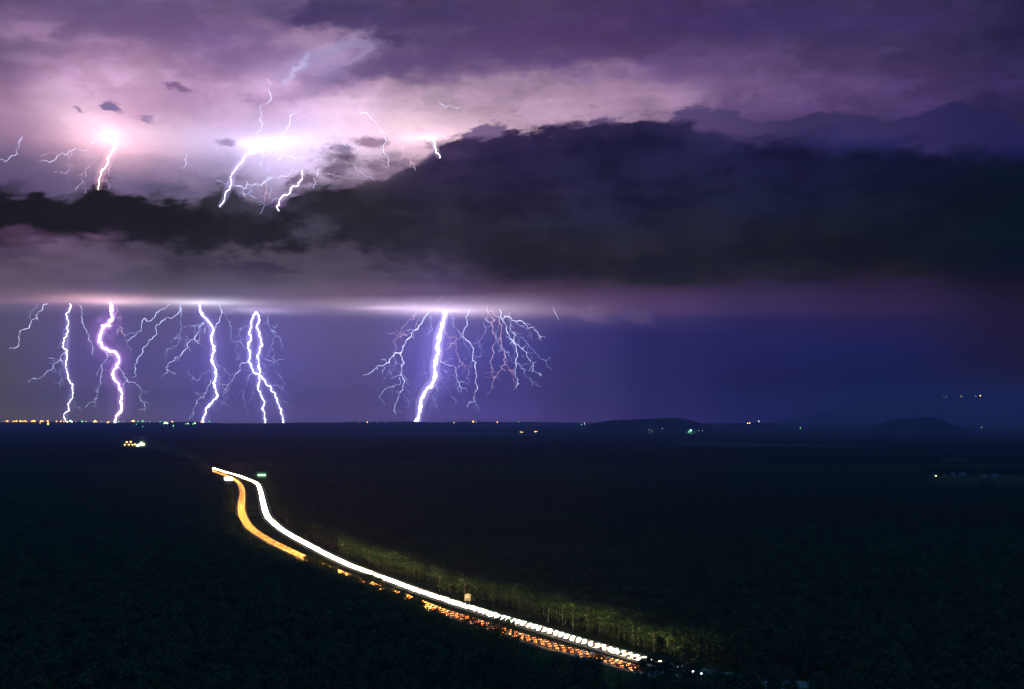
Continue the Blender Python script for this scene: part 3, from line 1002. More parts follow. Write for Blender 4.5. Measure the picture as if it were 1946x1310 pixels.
# trees standing alone against the lights
for (px, py, h, k, lab) in [
    (947, 1169, 17, 1, 'spreading dark tree crossing in front of the bright carriageway'),
    (966, 1175, 14, 3, 'smaller dark tree right beside the spreading one over the bright carriageway'),
    (697, 1079, 16, 5, 'narrow black tree cutting the bright carriageway in two'),
    (713, 1086, 15, 2, 'second black tree cutting the bright carriageway, just below the narrow one'),
    (724, 1092, 14, 0, 'low bushy black tree below the cut in the bright carriageway'),
    (587, 1056, 14, 4, 'dark tree at the lower end of the long red curve'),
    (842, 1163, 15, 0, 'dark tree left of the brightest red patch behind the trees'),
    (876, 1170, 13, 2, 'dark tree between the two red patches behind the trees'),
    (908, 1181, 14, 3, 'dark tree above the small red specks near the spreading tree'),
    (986, 1205, 14, 1, 'dark tree at the head of the open red stretch'),
    (1118, 1243, 13, 2, 'dark tree interrupting the open red stretch'),
    (1134, 1245, 13, 4, 'twin dark tree interrupting the open red stretch further on'),
    (1222, 1250, 13, 0, 'leafy tree over the near end of the bright carriageway'),
    (1250, 1257, 12, 3, 'leafy tree with headlights glinting through near the road end'),
    (1282, 1264, 12, 1, 'rounded tree just past the end of the visible road'),
    (803, 1143, 13, 2, 'dark tree left of the small farther red patch'),
    (833, 1153, 13, 1, 'dark tree just right of the small farther red patch'),
    (893, 1172, 13, 4, 'low dark tree right of the brightest red patch'),
    (917, 1183, 14, 0, 'dark tree between the last two red specks left of the spreading tree'),
    (935, 1189, 14, 3, 'dark tree right of the red specks left of the spreading tree'),
    (951, 1194, 13, 2, 'dark tree directly below the spreading tree'),
    (1296, 1271, 13, 4, 'dark tree hiding the road, first right of the rounded tree'),
    (1312, 1284, 14, 0, 'dark tree directly under the first tiny white lamp'),
    (1338, 1290, 14, 2, 'dark tree under the second tiny white lamp'),
    (1362, 1293, 14, 3, 'dark tree one to the right of the tiny white lamps'),
    (1388, 1299, 14, 1, 'dark tree two to the right of the tiny white lamps'),
    (1322, 1268, 15, 0, 'dark tree rising above the gap between the tiny white lamps'),
    (1346, 1271, 15, 3, 'tallest dark tree behind the second tiny white lamp'),
    (1368, 1275, 15, 1, 'broad dark tree beyond the road end, three past the lamps'),
    (1396, 1281, 15, 4, 'broad dark tree beyond the road end, four past the lamps'),
    (1424, 1288, 15, 2, 'last of the dark trees screening the road end'),
    (402, 886, 17, 6, 'black pine at the far tip of the headlight line')]:
    d = ray(px, py)
    Yt = (h - EYE) / d[2]
    s = h / (14. if k < 5 else 16.)
    place_tree(k, d[0] * Yt, Yt, s, random.uniform(0, 6), lab, 'trees in front of the lights', 'tree')

# the mass of the forest: the same trees as instances
def scatter(idx):
    src = bpy.data.collections.new('tree_sources')
    for k, (name, a, b) in enumerate(PMESH):
        tr = MB()
        me = bpy.data.meshes.new('t')
        V = [v.co[:] for v in a.vertices]; n0 = len(V)
        F = [tuple(p.vertices) for p in a.polygons]; m0 = len(F)
        V += [v.co[:] for v in b.vertices]; F += [tuple(i + n0 for i in p.vertices) for p in b.polygons]
        o = obj(f'tree_{k}', V, F, [a.materials[0], b.materials[0]], mi=[0] * m0 + [1] * (len(F) - m0), link=False)
        src.objects.link(o)
    me = bpy.data.meshes.new('forest')
    me.vertices.add(len(idx)); me.vertices.foreach_set('co', TP[idx].astype(np.float32).ravel())
    for nm_, ty, arr in (('sc', 'FLOAT', th[idx]), ('rz', 'FLOAT', rot[idx]), ('kd', 'INT', kind[idx])):
        at_ = me.attributes.new(nm_, ty, 'POINT'); at_.data.foreach_set('value', arr.astype(np.float32 if ty == 'FLOAT' else np.int32))
    o = bpy.data.objects.new('forest', me); COL.objects.link(o)
    ng = bpy.data.node_groups.new('scatter', 'GeometryNodeTree')
    ng.interface.new_socket('Geometry', in_out='INPUT', socket_type='NodeSocketGeometry')
    ng.interface.new_socket('Geometry', in_out='OUTPUT', socket_type='NodeSocketGeometry')
    N = ng.nodes.new; Lk = ng.links.new
    gi, go = N('NodeGroupInput'), N('NodeGroupOutput')
    ci = N('GeometryNodeCollectionInfo'); ci.inputs['Collection'].default_value = src; ci.inputs['Separate Children'].default_value = True
    ip = N('GeometryNodeInstanceOnPoints'); ip.inputs['Pick Instance'].default_value = True
    def attr(nm_, ty):
        a = N('GeometryNodeInputNamedAttribute'); a.data_type = ty; a.inputs['Name'].default_value = nm_
        return a.outputs[0]
    cx = N('ShaderNodeCombineXYZ'); Lk(attr('rz', 'FLOAT'), cx.inputs[2])
    Lk(gi.outputs[0], ip.inputs['Points']); Lk(ci.outputs[0], ip.inputs['Instance'])
    Lk(attr('kd', 'INT'), ip.inputs['Instance Index'])
    er = N('FunctionNodeEulerToRotation'); Lk(cx.outputs[0], er.inputs[0]); Lk(er.outputs[0], ip.inputs['Rotation'])
    Lk(attr('sc', 'FLOAT'), ip.inputs['Scale'])
    Lk(ip.outputs[0], go.inputs[0])
    md = o.modifiers.new('scatter', 'NODES'); md.node_group = ng
    tag(o, 'dense dark forest covering the plain on both sides of the highway', 'forest', kind='stuff')


scatter(rest)
print('trees', len(T))
# ------------------------------------------------------------------ traffic
HEAD = 3400.; TAIL = 18.
M_HEAD = emit_mat('headlight', (1., .76, .38), HEAD)
M_HEADF = emit_mat('headlight_far', (1., .74, .32), 4800.)
M_TAILF = emit_mat('tail_light_far', (1., .26, .02), 42.)
M_HEADRF = emit_mat('headlight_away_far', (1., .42, .06), 3200.)
M_HEADR = emit_mat('headlight_away', (1., .46, .08), 1100.)
M_TAIL = emit_mat('tail_light', (1., .20, .01), TAIL)
PAINTS = [flat_mat('car_paint_white', (.7, .7, .68), .35, .5), flat_mat('car_paint_silver', (.4, .41, .42), .3, .5, .4),
          flat_mat('car_paint_dark', (.05, .055, .07), .3, .5), flat_mat('car_paint_red', (.35, .04, .03), .35, .5)]


def car_body(paint, towards):
    """sedan, heading along +x, 4.5 m long"""
    b = MB()
    prof = [(-2.2, .35), (-2.25, .85), (-1.6, .98), (-.95, 1.42), (.45, 1.42), (1.1, .98), (2.1, .82), (2.25, .35)]
    def side(y, k): return [(x, y * (1 if z < 1. else .8), z) for x, z in prof]
    L = side(.88, 1); R = side(-.88, 1)
    V = L + R; n = len(prof)
    b.add(V, [tuple(range(n - 1, -1, -1)), tuple(range(n, 2 * n))], 0)
    for i in range(n):
        j = (i + 1) % n
        b.add([L[i], L[j], R[j], R[i]], [(0, 1, 2, 3)], 1 if i in (2, 4) else 0)
    for s in (1, -1):                                              # side glass
        b.add([(-1.35, s * .83, 1.02), (-.9, s * .735, 1.36), (.4, s * .735, 1.36), (.9, s * .83, 1.02)], [(0, 1, 2, 3)], 1)
        for x in (-1.4, 1.4):
            P = [(x, s * .70, .32), (x, s * .92, .32)]
            b.tube(P, .32, 8, 2)
    if towards:
        for s in (1, -1): b.box((-2.26, s * .62, .72), (.05, .3, .14), 3)
    else:
        for s in (1, -1): b.box((2.27, s * .62, .62), (.05, .3, .16), 3)
    return b.build('body', [paint, M_GLASS, M_DARK, M_TAIL if towards else M_HEADR], link=False).data


BODY = {(k, tw): car_body(PAINTS[k], tw) for k in range(4) for tw in (True, False)}
hl = MB(); hl.box((0, 0, 0), (.06, .36, .18)); ME_HL = hl.build('headlight', M_HEAD, link=False).data
tl = MB(); tl.box((0, 0, 0), (.06, .36, .18)); ME_TL = tl.build('tail_light', M_TAIL, link=False).data


def car(x, y, rz, k, tw, label, group):
    root = empty('car', (x, y, .08), rz)
    tag(root, label, 'car', group)
    o = bpy.data.objects.new('body', BODY[(k, tw)]); COL.objects.link(o); o.parent = root
    for s in (1, -1):
        o = bpy.data.objects.new('headlight' if tw else 'tail_light', ME_HL if tw else ME_TL); COL.objects.link(o); o.parent = root
        o.location = (2.3, s * .62, .66) if tw else (-2.3, s * .62, .74)
        o.rotation_euler = (0, 1.25 if tw else 0, 0)


def queue(A, offs, gapm, towards, rnd):
    t, n = normals(A)
    s = np.arange(len(A)) * 6.
    out = []
    for off in offs:
        d = rnd.uniform(0, gapm)
        while d < s[-1]:
            x = np.interp(d, s, A[:, 0] + n[:, 0] * off); y = np.interp(d, s, A[:, 1] + n[:, 1] * off)
            tx = np.interp(d, s, t[:, 0]); ty = np.interp(d, s, t[:, 1])
            # the traced lines run from far to near: oncoming cars head along them
            rz = math.atan2(ty, tx) + (0 if towards else math.pi)
            out.append((x, y, rz))
            d += (gapm if y < 1350 else 16.5) * rnd.uniform(.94, 1.14)
    return out


rq = random.Random(3)
ON = queue(PW_, (-2., 1.9), 6.8, True, rq)
OFF = queue(PR_, (-3.2, 0.1, 3.3), 7.6, False, rq)


LANE = {}


def vis(c):
    p = proj(np.array([[c[0], c[1], 1.]])); return p[0][0], p[1][0]


def pick(Q, n, lo, hi):
    c = []
    for i, q in enumerate(Q):
        px, py = vis(q)
        if lo < px < hi and py < 1300: c.append((q[1], i))
    c.sort()
    return [i for _, i in c[:n]]


ON = [q for q in ON if vis(q)[0] < 1266]
OFF = [q for q in OFF if vis(q)[0] < 1215]
on1 = pick(ON, 190, 0, 1290)
off1 = pick(OFF, 95, 0, 1215)
PN = ['white', 'silver', 'dark', 'red']
for i in on1:
    x, y, rz = ON[i]; px, py = vis(ON[i]); k = rq.choice([0, 0, 1, 1, 2, 3])
    w = ('behind the leafy road end' if px > 1210 else 'opposite the last open red stretch' if px > 1100 else 'right of the spreading tree' if px > 965 else 'just past the two-legged sign' if px > 890 else 'just before the two-legged sign' if px > 800 else 'beside the cut in the light line' if px > 690 else 'beyond the cut in the light line')
    car(x, y, rz, k, True, f'{PN[k]} oncoming car, headlights glaring, in the bright queue {w}', 'oncoming cars on the bright carriageway')
for i in off1:
    x, y, rz = OFF[i]; px, py = vis(OFF[i]); k = rq.choice([0, 1, 1, 2, 3])
    w = ('at the near tip of the red stretch' if px > 1130 else 'in the open red stretch' if px > 985 else 'glimpsed near the spreading tree' if px > 900 else 'in the brightest red patch' if px > 840 else 'in the small farther red patch' if px > 790 else 'hidden behind the roadside trees')
    car(x, y, rz, k, False, f'{PN[k]} receding car with red tail lights {w}', 'receding cars on the red carriageway')


def far_queue(Q, skip, towards, label):
    """the distant rest of the queue, too small to tell cars apart"""
    b = MB()
    for i, (x, y, rz) in enumerate(Q):
        if i in skip: continue
        c, s = math.cos(rz), math.sin(rz)
        def w(p): return (x + p[0] * c - p[1] * s, y + p[0] * s + p[1] * c, p[2] + .08)
        k = len(b.V)
        for (x0, x1, y0, z0, z1, xa, xb, ya) in ((-2.2, 2.2, .88, .3, .9, -2.2, 2.2, .88), (-1.5, 1., .86, .9, 1.42, -.95, .45, .7)):
            V = [w((x0, -y0, z0)), w((x1, -y0, z0)), w((x1, y0, z0)), w((x0, y0, z0)), w((xa, -ya, z1)), w((xb, -ya, z1)), w((xb, ya, z1)), w((xa, ya, z1))]
            b.add(V, [(0, 1, 5, 4), (1, 2, 6, 5), (2, 3, 7, 6), (3, 0, 4, 7), (4, 5, 6, 7)], i % 3 if z0 < .5 else 3)
        for sy in (1, -1):
            for fx, m in ((2.24, 4 if towards else 6), (-2.24, 5)):
                q = fx - .05 if fx > 0 else fx
                V = [w((q, sy * .62 - .18, .57)), w((q, sy * .62 + .18, .57)), w((fx, sy * .62 + .18, .75)), w((fx, sy * .62 - .18, .75))]
                b.add(V, [(0, 1, 2, 3)], m)
    o = b.build('distant_traffic', PAINTS[:3] + [M_GLASS, M_HEADF, M_TAILF, M_HEADRF])
    tag(o, label, 'traffic', kind='stuff')


far_queue(ON, set(on1), True, 'distant packed oncoming traffic tapering into the white light line')
far_queue(OFF, set(off1), False, 'distant packed receding traffic on the long orange curve')

# ------------------------------------------------------------------ roadside furniture
def face_cam(p): return math.atan2(-p.x, p.y) * 1.0


def two_leg_sign():
    p = ground(888.5, 1149)
    u = p.y / FOC
    r = empty('road_sign', p, 0)
    tag(r, 'tall blank-backed road sign on two legs beyond the bright carriageway', 'road sign')
    w, h0, h1, c = 2.05, 2.3, 7.1, .55
    b = MB()
    ring = [(-w, h0), (w, h0), (w, h1 - c), (w - c, h1), (-w + c, h1), (-w, h1 - c)]
    V = [(x, -.04, z) for x, z in ring] + [(x, .04, z) for x, z in ring]
    b.add(V, [tuple(range(6)), tuple(range(11, 5, -1))] + [(i, i + 6, (i + 1) % 6 + 6, (i + 1) % 6) for i in range(6)])
    pan = b.build('panel', flat_mat('sign_back', (.36, .27, .20), .6), r)
    for z in (3., 4.6, 6.2):
        k = MB(); k.box((0, -.1, z), (3.8, .08, .12)); k.build('stiffener', M_STEEL, pan)
    for x in (-1.3, 1.3):
        k = MB(); k.tube([(x, .12, -.2), (x, .12, 6.2)], .12, 8); k.build('post', M_STEEL, r)


two_leg_sign()

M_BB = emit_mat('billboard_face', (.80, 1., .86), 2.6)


def billboard():
    p = ground(434, 919.5)
    r = empty('billboard', p, 0)
    tag(r, 'large floodlit white billboard at the start of the orange curve', 'billboard')
    k = MB(); k.box((0, 0, 9.6), (17.6, .5, 8.2)); f = k.build('panel', M_STEEL, r)
    k = MB(); k.box((0, -.27, 9.6), (17.2, .03, 7.8)); k.build('poster', M_BB, f)
    for x in (-.4, .4):
        k = MB(); k.tube([(x, .3, -.3), (x, .3, 13)], .3, 8); k.build('post', M_STEEL, r)
    k = MB(); k.box((0, -2., .5), (17., 1.0, 1.0)); k.build('plinth', flat_mat('concrete', (.4, .38, .33)), r)
    k = MB()
    for x in range(-7, 8, 2): k.box((x, -1.3, 5.0), (.35, .5, .2)); k.tube([(x, -1.3, 5.), (x, 0, 5.3)], .06, 5)
    k.build('light_bar', M_STEEL, r)


billboard()


def gantry():
    p = ground(467.5, 918.5)
    r = empty('sign_gantry', p, 0)
    tag(r, 'thin overhead gantry arm reaching from its post across the orange lanes', 'gantry')
    k = MB(); k.tube([(0, 0, -.3), (0, 0, 8.6)], .35, 8); k.build('post', M_STEEL, r)
    k = MB()
    for z in (7.6, 8.5): k.tube([(0, 0, z), (-20, 0, z + .1)], .14, 6)
    for i in range(10): k.tube([(-i * 2., 0, 7.6), (-i * 2. - 1., 0, 8.5)], .08, 5); k.tube([(-i * 2. - 1., 0, 8.5), (-i * 2. - 2., 0, 7.6)], .08, 5)
    k.build('arm', M_STEEL, r)
    for x in (-8, -15):
        k = MB(); k.box((x, .25, 8.), (4.5, .1, 2.2)); k.build('panel', M_STEEL, r)


gantry()


def lamp_post(name, px, py, h, head, mat, label, cat, group, glow_shell=None, grow=1.):
    p = on_land(px, py) or ground(px, py)
    r = empty(name, p, 0)
    tag(r, label, cat, group)
    k = MB(); k.tube([(0, 0, -.3), (0, 0, h)], [.16 * grow, .09 * grow], 6); k.tube([(0, 0, h), (0, -head[0] * .4, h + .3)], .07 * grow, 5)
    k.build('mast', M_STEEL, r)
    k = MB(); k.box((0, -head[0] * .4, h + .35 + head[1] / 2), (head[0] * 1.1, .4, head[1] * 1.1)); hd = k.build('housing', M_STEEL, r)
    k = MB(); k.box((0, -head[0] * .4 - .24, h + .35 + head[1] / 2), (head[0], .06, head[1])); k.build('lamp', mat, hd)
    if glow_shell:
        o = ball('glow_shell', glow_shell[0], glow_mat_('lamp_glow', glow_shell[1], glow_shell[2], 5.), r)  # lamp halo imitated by a self-emitting ball
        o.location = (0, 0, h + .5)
    return r


def ball(name, R, mat, parent):
    V = []; F = []
    n, m = 24, 14
    for i in range(m + 1):
        a = math.pi * i / m
        for j in range(n):
            t = 2 * math.pi * j / n
            V.append((R * math.sin(a) * math.cos(t), R * math.sin(a) * math.sin(t), R * math.cos(a)))
    F = [(i * n + j, (i + 1) * n + j, (i + 1) * n + (j + 1) % n, i * n + (j + 1) % n) for i in range(m) for j in range(n)]
    return obj(name, V, F, mat, parent, smooth=True)


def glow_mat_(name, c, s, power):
    """emissive shell standing in for lit air round a source: brightest where the line of sight runs deepest through it"""
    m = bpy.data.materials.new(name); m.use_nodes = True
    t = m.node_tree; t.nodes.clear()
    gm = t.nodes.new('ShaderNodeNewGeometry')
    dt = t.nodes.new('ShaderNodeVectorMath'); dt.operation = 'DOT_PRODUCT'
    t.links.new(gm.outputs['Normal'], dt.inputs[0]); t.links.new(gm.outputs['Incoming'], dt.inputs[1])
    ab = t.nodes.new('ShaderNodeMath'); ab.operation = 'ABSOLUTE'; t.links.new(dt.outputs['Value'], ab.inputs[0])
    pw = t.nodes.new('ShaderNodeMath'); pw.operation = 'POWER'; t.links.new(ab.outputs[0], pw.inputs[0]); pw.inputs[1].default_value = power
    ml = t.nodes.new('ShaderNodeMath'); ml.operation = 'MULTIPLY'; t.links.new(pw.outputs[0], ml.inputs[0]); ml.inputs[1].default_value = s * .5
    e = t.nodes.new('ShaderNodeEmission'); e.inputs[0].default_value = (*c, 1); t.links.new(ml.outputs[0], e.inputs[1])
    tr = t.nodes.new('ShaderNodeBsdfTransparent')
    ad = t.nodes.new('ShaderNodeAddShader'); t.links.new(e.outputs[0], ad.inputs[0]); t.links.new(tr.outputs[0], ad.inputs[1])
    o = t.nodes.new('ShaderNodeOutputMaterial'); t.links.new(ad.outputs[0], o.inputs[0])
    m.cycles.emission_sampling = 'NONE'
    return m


M_LG = emit_mat('lamp_green_white', (.66, 1., .70), 16.)
M_LG2 = emit_mat('lamp_white', (.90, 1., .62), 30.)
M_LO = emit_mat('lamp_orange', (1., .50, .10), 14.)
M_LY = emit_mat('lamp_yellow', (1., .72, .24), 9.)
for i, (px, lab) in enumerate([(492, 'leftmost of the three greenish floodlights right of the highway bend'), (497.6, 'middle of the three greenish floodlights right of the highway bend'), (503, 'rightmost of the three greenish floodlights right of the highway bend')]):
    lamp_post('floodlight', px, 908.5, 5.2, (2.0, 1.5), M_LG, lab, 'floodlight', 'floodlights by the highway bend', glow_shell=(9., (.3, 1., .4), .30))
lamp_post('street_lamp', 530, 913, 5., (.9, .4), emit_mat('lamp_dim', (.3, .6, .3), 4.), 'faint lone green lamp right of the three floodlights', 'street lamp', None)
lamp_post('street_lamp', 420.6, 907, 5.5, (1., .6), emit_mat('lamp_dim_white', (.5, .9, .7), 8.), 'small pale lamp just left of the floodlit billboard', 'street lamp', None)
lamp_post('street_lamp', 413, 918, 4.5, (.8, .5), emit_mat('lamp_dim_pale', (.6, .8, .7), 4.), 'faint lamp in the dark forest left of the billboard', 'street lamp', None)

DEPOT = [(237.5, 848.5, 6, 3.0, M_LO, 'lowest leftmost orange lamp of the depot'), (241, 849, 20, 3.6, M_LO, 'tall orange mast at the left of the depot'), (245, 849, 8, 3.2, M_LO, 'low orange lamp under the two tall masts of the depot'),
         (248.5, 849, 22, 3.6, M_LO, 'second tall orange mast of the depot'), (252, 849, 8, 3.2, M_LY, 'yellow lamp in the middle of the depot'), (256.5, 849, 9, 3.4, M_LO, 'orange lamp beside the white glare of the depot'),
         (262, 850, 5, 5.0, M_LG2, 'low white lamp at the left of the depot glare'), (266, 850, 8, 6.0, M_LG2, 'brightest white lamp in the depot glare'), (269.5, 850, 18, 4.4, M_LG2, 'tall white mast on the right of the depot glare'), (272.5, 849, 8, 4.4, M_LG2, 'rightmost white lamp of the depot')]
for px, py, h, w, m, lab in DEPOT:
    big = m is M_LG2
    lamp_post('lamp_mast', px, py, h, (w * 1.7, w * 1.0), m, lab, 'lamp mast', 'lamps of the depot', grow=2., glow_shell=(22. if big else 12., (.70, 1., .45) if big else (1., .5, .1), .22 if big else .30))

lamp_post('lamp_mast', 1313, 829, 16, (9, 6), emit_mat('lamp_teal', (.45, 1., .85), 9.), 'teal-white lamp glowing at the foot of the long low hill', 'lamp mast', None, glow_shell=(70., (.15, .75, .62), .12), grow=3.)
lamp_post('lamp_mast', 1236, 829, 12, (5, 3), emit_mat('lamp_pale_green', (.5, .8, .5), 1.6), 'faint greenish lamp left of the teal-white one below the hill', 'lamp mast', None, glow_shell=(60., (.2, .5, .3), .07), grow=3.)
# marker post
p = ground(1029.5, 1219)
r = empty('marker_post', p); tag(r, 'white marker post beside the open red stretch', 'marker post')
k = MB(); k.box((0, 0, .55), (.16, .06, 1.3)); k.build('post', flat_mat('white_plastic', (.8, .8, .78)), r)
k = MB(); k.box((0, -.04, 1.), (.1, .02, .18)); k.build('reflector', flat_mat('reflector', (.7, .1, .05), .2), r)

for px, py, lab in [(1316.5, 1280, 'tiny white lamp in the black trees past the road end'), (1332.5, 1284, 'second tiny white lamp, right of the first, in the black trees past the road end')]:
    d = ray(px, py - 4)
    Yt = (14. - EYE) / d[2]
    r = empty('street_lamp', (d[0] * Yt, Yt, 0)); tag(r, lab, 'street lamp')
    k = MB(); k.tube([(0, 0, -.2), (0, 0, 14.)], [.12, .07], 6); k.build('mast', M_STEEL, r)
    k = MB(); k.box((0, -.3, 14.1), (.7, .6, .2)); hd = k.build('housing', M_STEEL, r)
    k = MB(); k.box((0, -.63, 14.05), (.7, .05, .4)); k.build('lamp', emit_mat('lamp_cold', (.75, 1., .95), 9.), hd)

# ------------------------------------------------------------------ sheds by the pasture
M_SHED = flat_mat('pale_shed', (.20, .20, .18)); M_ROOF = flat_mat('roof_sheet', (.14, .15, .15), .8, .1)
for px, py, w, h, lit, lab in [(1776, 906.5, 9, 4, True, 'farm house with one warm lit window at the left of the pasture'), (1796, 907, 5, 4, False, 'small pale shed right of the lit farm house'), (1811.5, 906.5, 8, 7, False, 'tallest pale shed behind the pasture'),
                               (1829, 904.5, 14, 5, False, 'long pale shed right of the tallest one'), (1870, 907.5, 12, 4.5, False, 'low grey shed left of the warm toned one'), (1891, 908, 14, 5.5, False, 'warm toned shed at the right of the pasture')]:
    p = ground(px, py)
    r = empty('farm_house' if lit else 'shed', p); tag(r, lab, 'house' if lit else 'shed', 'farm buildings by the pasture')
    k = MB(); k.box((0, 0, h / 2), (w, 8, h)); k.build('wall', M_SHED, r)
    k = MB(); V = [(-w / 2 - .4, -4.4, h), (w / 2 + .4, -4.4, h), (w / 2 + .4, 4.4, h), (-w / 2 - .4, 4.4, h), (-w / 2 - .4, 0, h + 2), (w / 2 + .4, 0, h + 2)]
    k.add(V, [(0, 1, 5, 4), (2, 3, 4, 5), (0, 4, 3), (1, 2, 5), (0, 3, 2, 1)]); k.build('roof', M_ROOF, r)
    k = MB(); k.box((w * .2, -4.05, h * .4), (min(w * .4, 3.4), .08, h * .7)); k.build('door', flat_mat('shed_door', (.25, .25, .26)), r)
    if lit:
        k = MB(); k.box((w * .2, -4.12, h * .6), (3.2, .06, 1.5)); k.build('window', emit_mat('window_warm', (1., .75, .30), 5.), r)

# ------------------------------------------------------------------ lit buildings of the far towns
MATS = {c: emit_mat('lit_window_' + n, v, 1.) for c, n, v in (('o', 'orange', (8., 3.2, .5)), ('y', 'yellow', (8., 5., 1.2)), ('g', 'green', (1., 4.4, 1.2)), ('G', 'bright_green', (4., 9., 2.2)), ('w', 'white', (6.4, 6., 5.6)), ('c', 'cyan', (3.2, 9., 8.)), ('d', 'dim', (2., 1.7, 1.4)))}
for m_ in MATS.values(): m_.cycles.emission_sampling = 'NONE'
NAMES = {'o': 'orange', 'y': 'yellow', 'g': 'green', 'G': 'bright green', 'w': 'white', 'c': 'cyan', 'd': 'dim'}
A4 = [(20, 124, 'd', 1), (52, 126, 'o', 1.2), (68, 122, 'o', 2.6), (80, 128, 'd', 1), (120, 123, 'o', 1.6), (135, 124, 'o', 1.8), (152, 121, 'o', 2.4), (188, 122, 'y', 2.6), (212, 123, 'o', 2), (232, 116, 'o', 2.4), (242, 121, 'o', 1.6), (290, 121, 'o', 1.8), (305, 112, 'o', 3), (320, 116, 'o', 2.4),
      (370, 158, 'o', 1.4), (380, 138, 'y', 2.4), (398, 134, 'o', 1.8), (440, 131, 'o', 2.6), (443, 165, 'o', 2.8), (443, 172, 'y', 1.4), (520, 140, 'o', 1.8), (532, 138, 'd', 1), (560, 141, 'o', 2.2), (588, 139, 'o', 1.6), (622, 145, 'y', 2.4), (650, 138, 'c', 3.2), (664, 145, 'G', 2.4), (700, 132, 'd', 1.2),
      (760, 142, 'g', 2.4), (796, 138, 'y', 1.2), (868, 146, 'y', 2), (878, 140, 'y', 3), (890, 145, 'o', 2), (905, 140, 'd', 1.2), (936, 140, 'd', 1.4), (995, 154, 'o', 2.4), (1007, 143, 'o', 1.6), (1045, 140, 'd', 1.2), (1097, 141, 'g', 1.8), (1132, 139, 'd', 1.2), (1150, 141, 'd', 1), (1218, 136, 'o', 1.6), (1232, 128, 'y', 3), (1240, 135, 'o', 1.6),
      (1276, 137, 'g', 1.4), (1318, 137, 'g', 2.2), (1345, 141, 'd', 1), (1382, 139, 'd', 1.4), (1480, 142, 'g', 1.2), (1500, 142, 'd', 1), (1512, 165, 'g', 1.4), (1528, 160, 'G', 3), (1546, 162, 'G', 2.4), (1592, 143, 'y', 2.2), (1603, 183, 'g', 1.8), (1260, 169, 'g', 1), (1318, 188, 'g', 1.2), (1718, 166, 'g', 1.4), (1740, 163, 'G', 1.6), (1782, 168, 'g', 1.4), (1801, 163, 'G', 2.2), (1860, 145, 'o', 2), (1935, 131, 'g', 1.4)]
TOWN = [(x / 4.865, 780 + y / 4.865, c, s) for x, y, c, s in A4]
TOWN += [(650 + x / 2.977, 400 + y / 2.977, c, s) for x, y, c, s in [(95, 1219, 'd', 1), (142, 1222, 'o', 1.8), (200, 1220, 'd', .9), (250, 1221, 'd', .9), (632, 1225, 'y', 1.1), (742, 1220, 'o', 2.6), (760, 1221, 'd', 1), (878, 1222, 'o', 1.8), (1000, 1216, 'g', .9), (1010, 1275, 'y', 1.3), (1020, 1275, 'y', 1.1), (1092, 1273, 'y', 1.5), (1102, 1272, 'o', 1.2), (1355, 1236, 'g', 1.2), (1372, 1222, 'd', 1)]]
TOWN += [(1296 + x / 2.977, 400 + y / 2.977, c, s) for x, y, c, s in [(50, 1268, 'c', 2.4), (38, 1274, 'g', 1.4), (95, 1266, 'd', .8), (372, 1228, 'y', 1.4), (384, 1228, 'o', 1.6), (435, 1190, 'w', 1.1), (670, 1255, 'g', 1.2), (1115, 1068, 'w', 1.2), (1150, 1072, 'd', 1), (1258, 1066, 'd', .8), (1480, 1065, 'y', 1.2), (1497, 1064, 'w', 1.6), (1520, 1063, 'y', 1.2), (1550, 1061, 'd', 1), (1580, 1061, 'y', 1.4), (1662, 1058, 'd', 1), (1688, 1057, 'y', 2), (1695, 1250, 'g', 1)]]
TOWN += [(1100 + x / 2.3, 740 + y / 2.3, c, s) for x, y, c, s in [(307, 192, 'd', .9), (320, 196, 'd', .8), (365, 188, 'd', 1), (540, 196, 'd', .9), (25, 170, 'w', .9)]]
M_TWALL = flat_mat('town_wall', (.25, .23, .21))
LABN = {}
for px, py, c, s in TOWN:
    p = on_land(px, max(py, 808.4 if px < 1500 else py))
    if p is None: p = ground(px, 809)
    u = p.y / FOC                                        # metres per photograph pixel here
    lift = min(22., .0035 * p.y ** .9)
    w = s * u * 1.1; h = s * u * .9
    r = empty('lit_building', p)
    if px < 330: z = 'in the town-light row left of the pink bolt' if px < 215 else 'just right of the pink bolt'
    elif px < 560: z = 'near the feet of the double bolts'
    elif px < 1000: z = 'on the skyline around the foot of the thickest bolt'
    elif px < 1360: z = 'at the foot of the long low hill'
    elif py > 780: z = 'on the skyline between the two hills'
    else: z = 'high on the far mountain range'
    key = (NAMES[c], z, s >= 2.2)
    nth = LABN.get(key, 0); LABN[key] = nth + 1
    lab = f"{'larger' if s >= 2.2 else 'tiny'} building lit {NAMES[c]} {z}"
    tag(r, lab, 'building', f"{NAMES[c]} town lights {z}"[:60])
    base = 15. + 46. * min(1, max(0, (p.y - 9000) / 12000)) if py > 780 else 14.
    k = MB(); k.box((0, 6, (base + h) / 2), (w * 1.15, 11, base + h)); k.build('wall', M_TWALL, r)
    k = MB(); W_ = w * 1.2; V = [(-W_ / 2, 0, base + h), (W_ / 2, 0, base + h), (W_ / 2, 12, base + h), (-W_ / 2, 12, base + h), (-W_ / 4, 6, base + h * 1.25), (W_ / 4, 6, base + h * 1.25)]
    k.add(V, [(0, 1, 5, 4), (2, 3, 4, 5), (0, 4, 3), (1, 2, 5), (0, 3, 2, 1)]); k.build('roof', M_ROOF, r)
    k = MB(); k.box((0, .3, base + h / 2), (w, .3, h)); k.build('window', MATS[c], r)
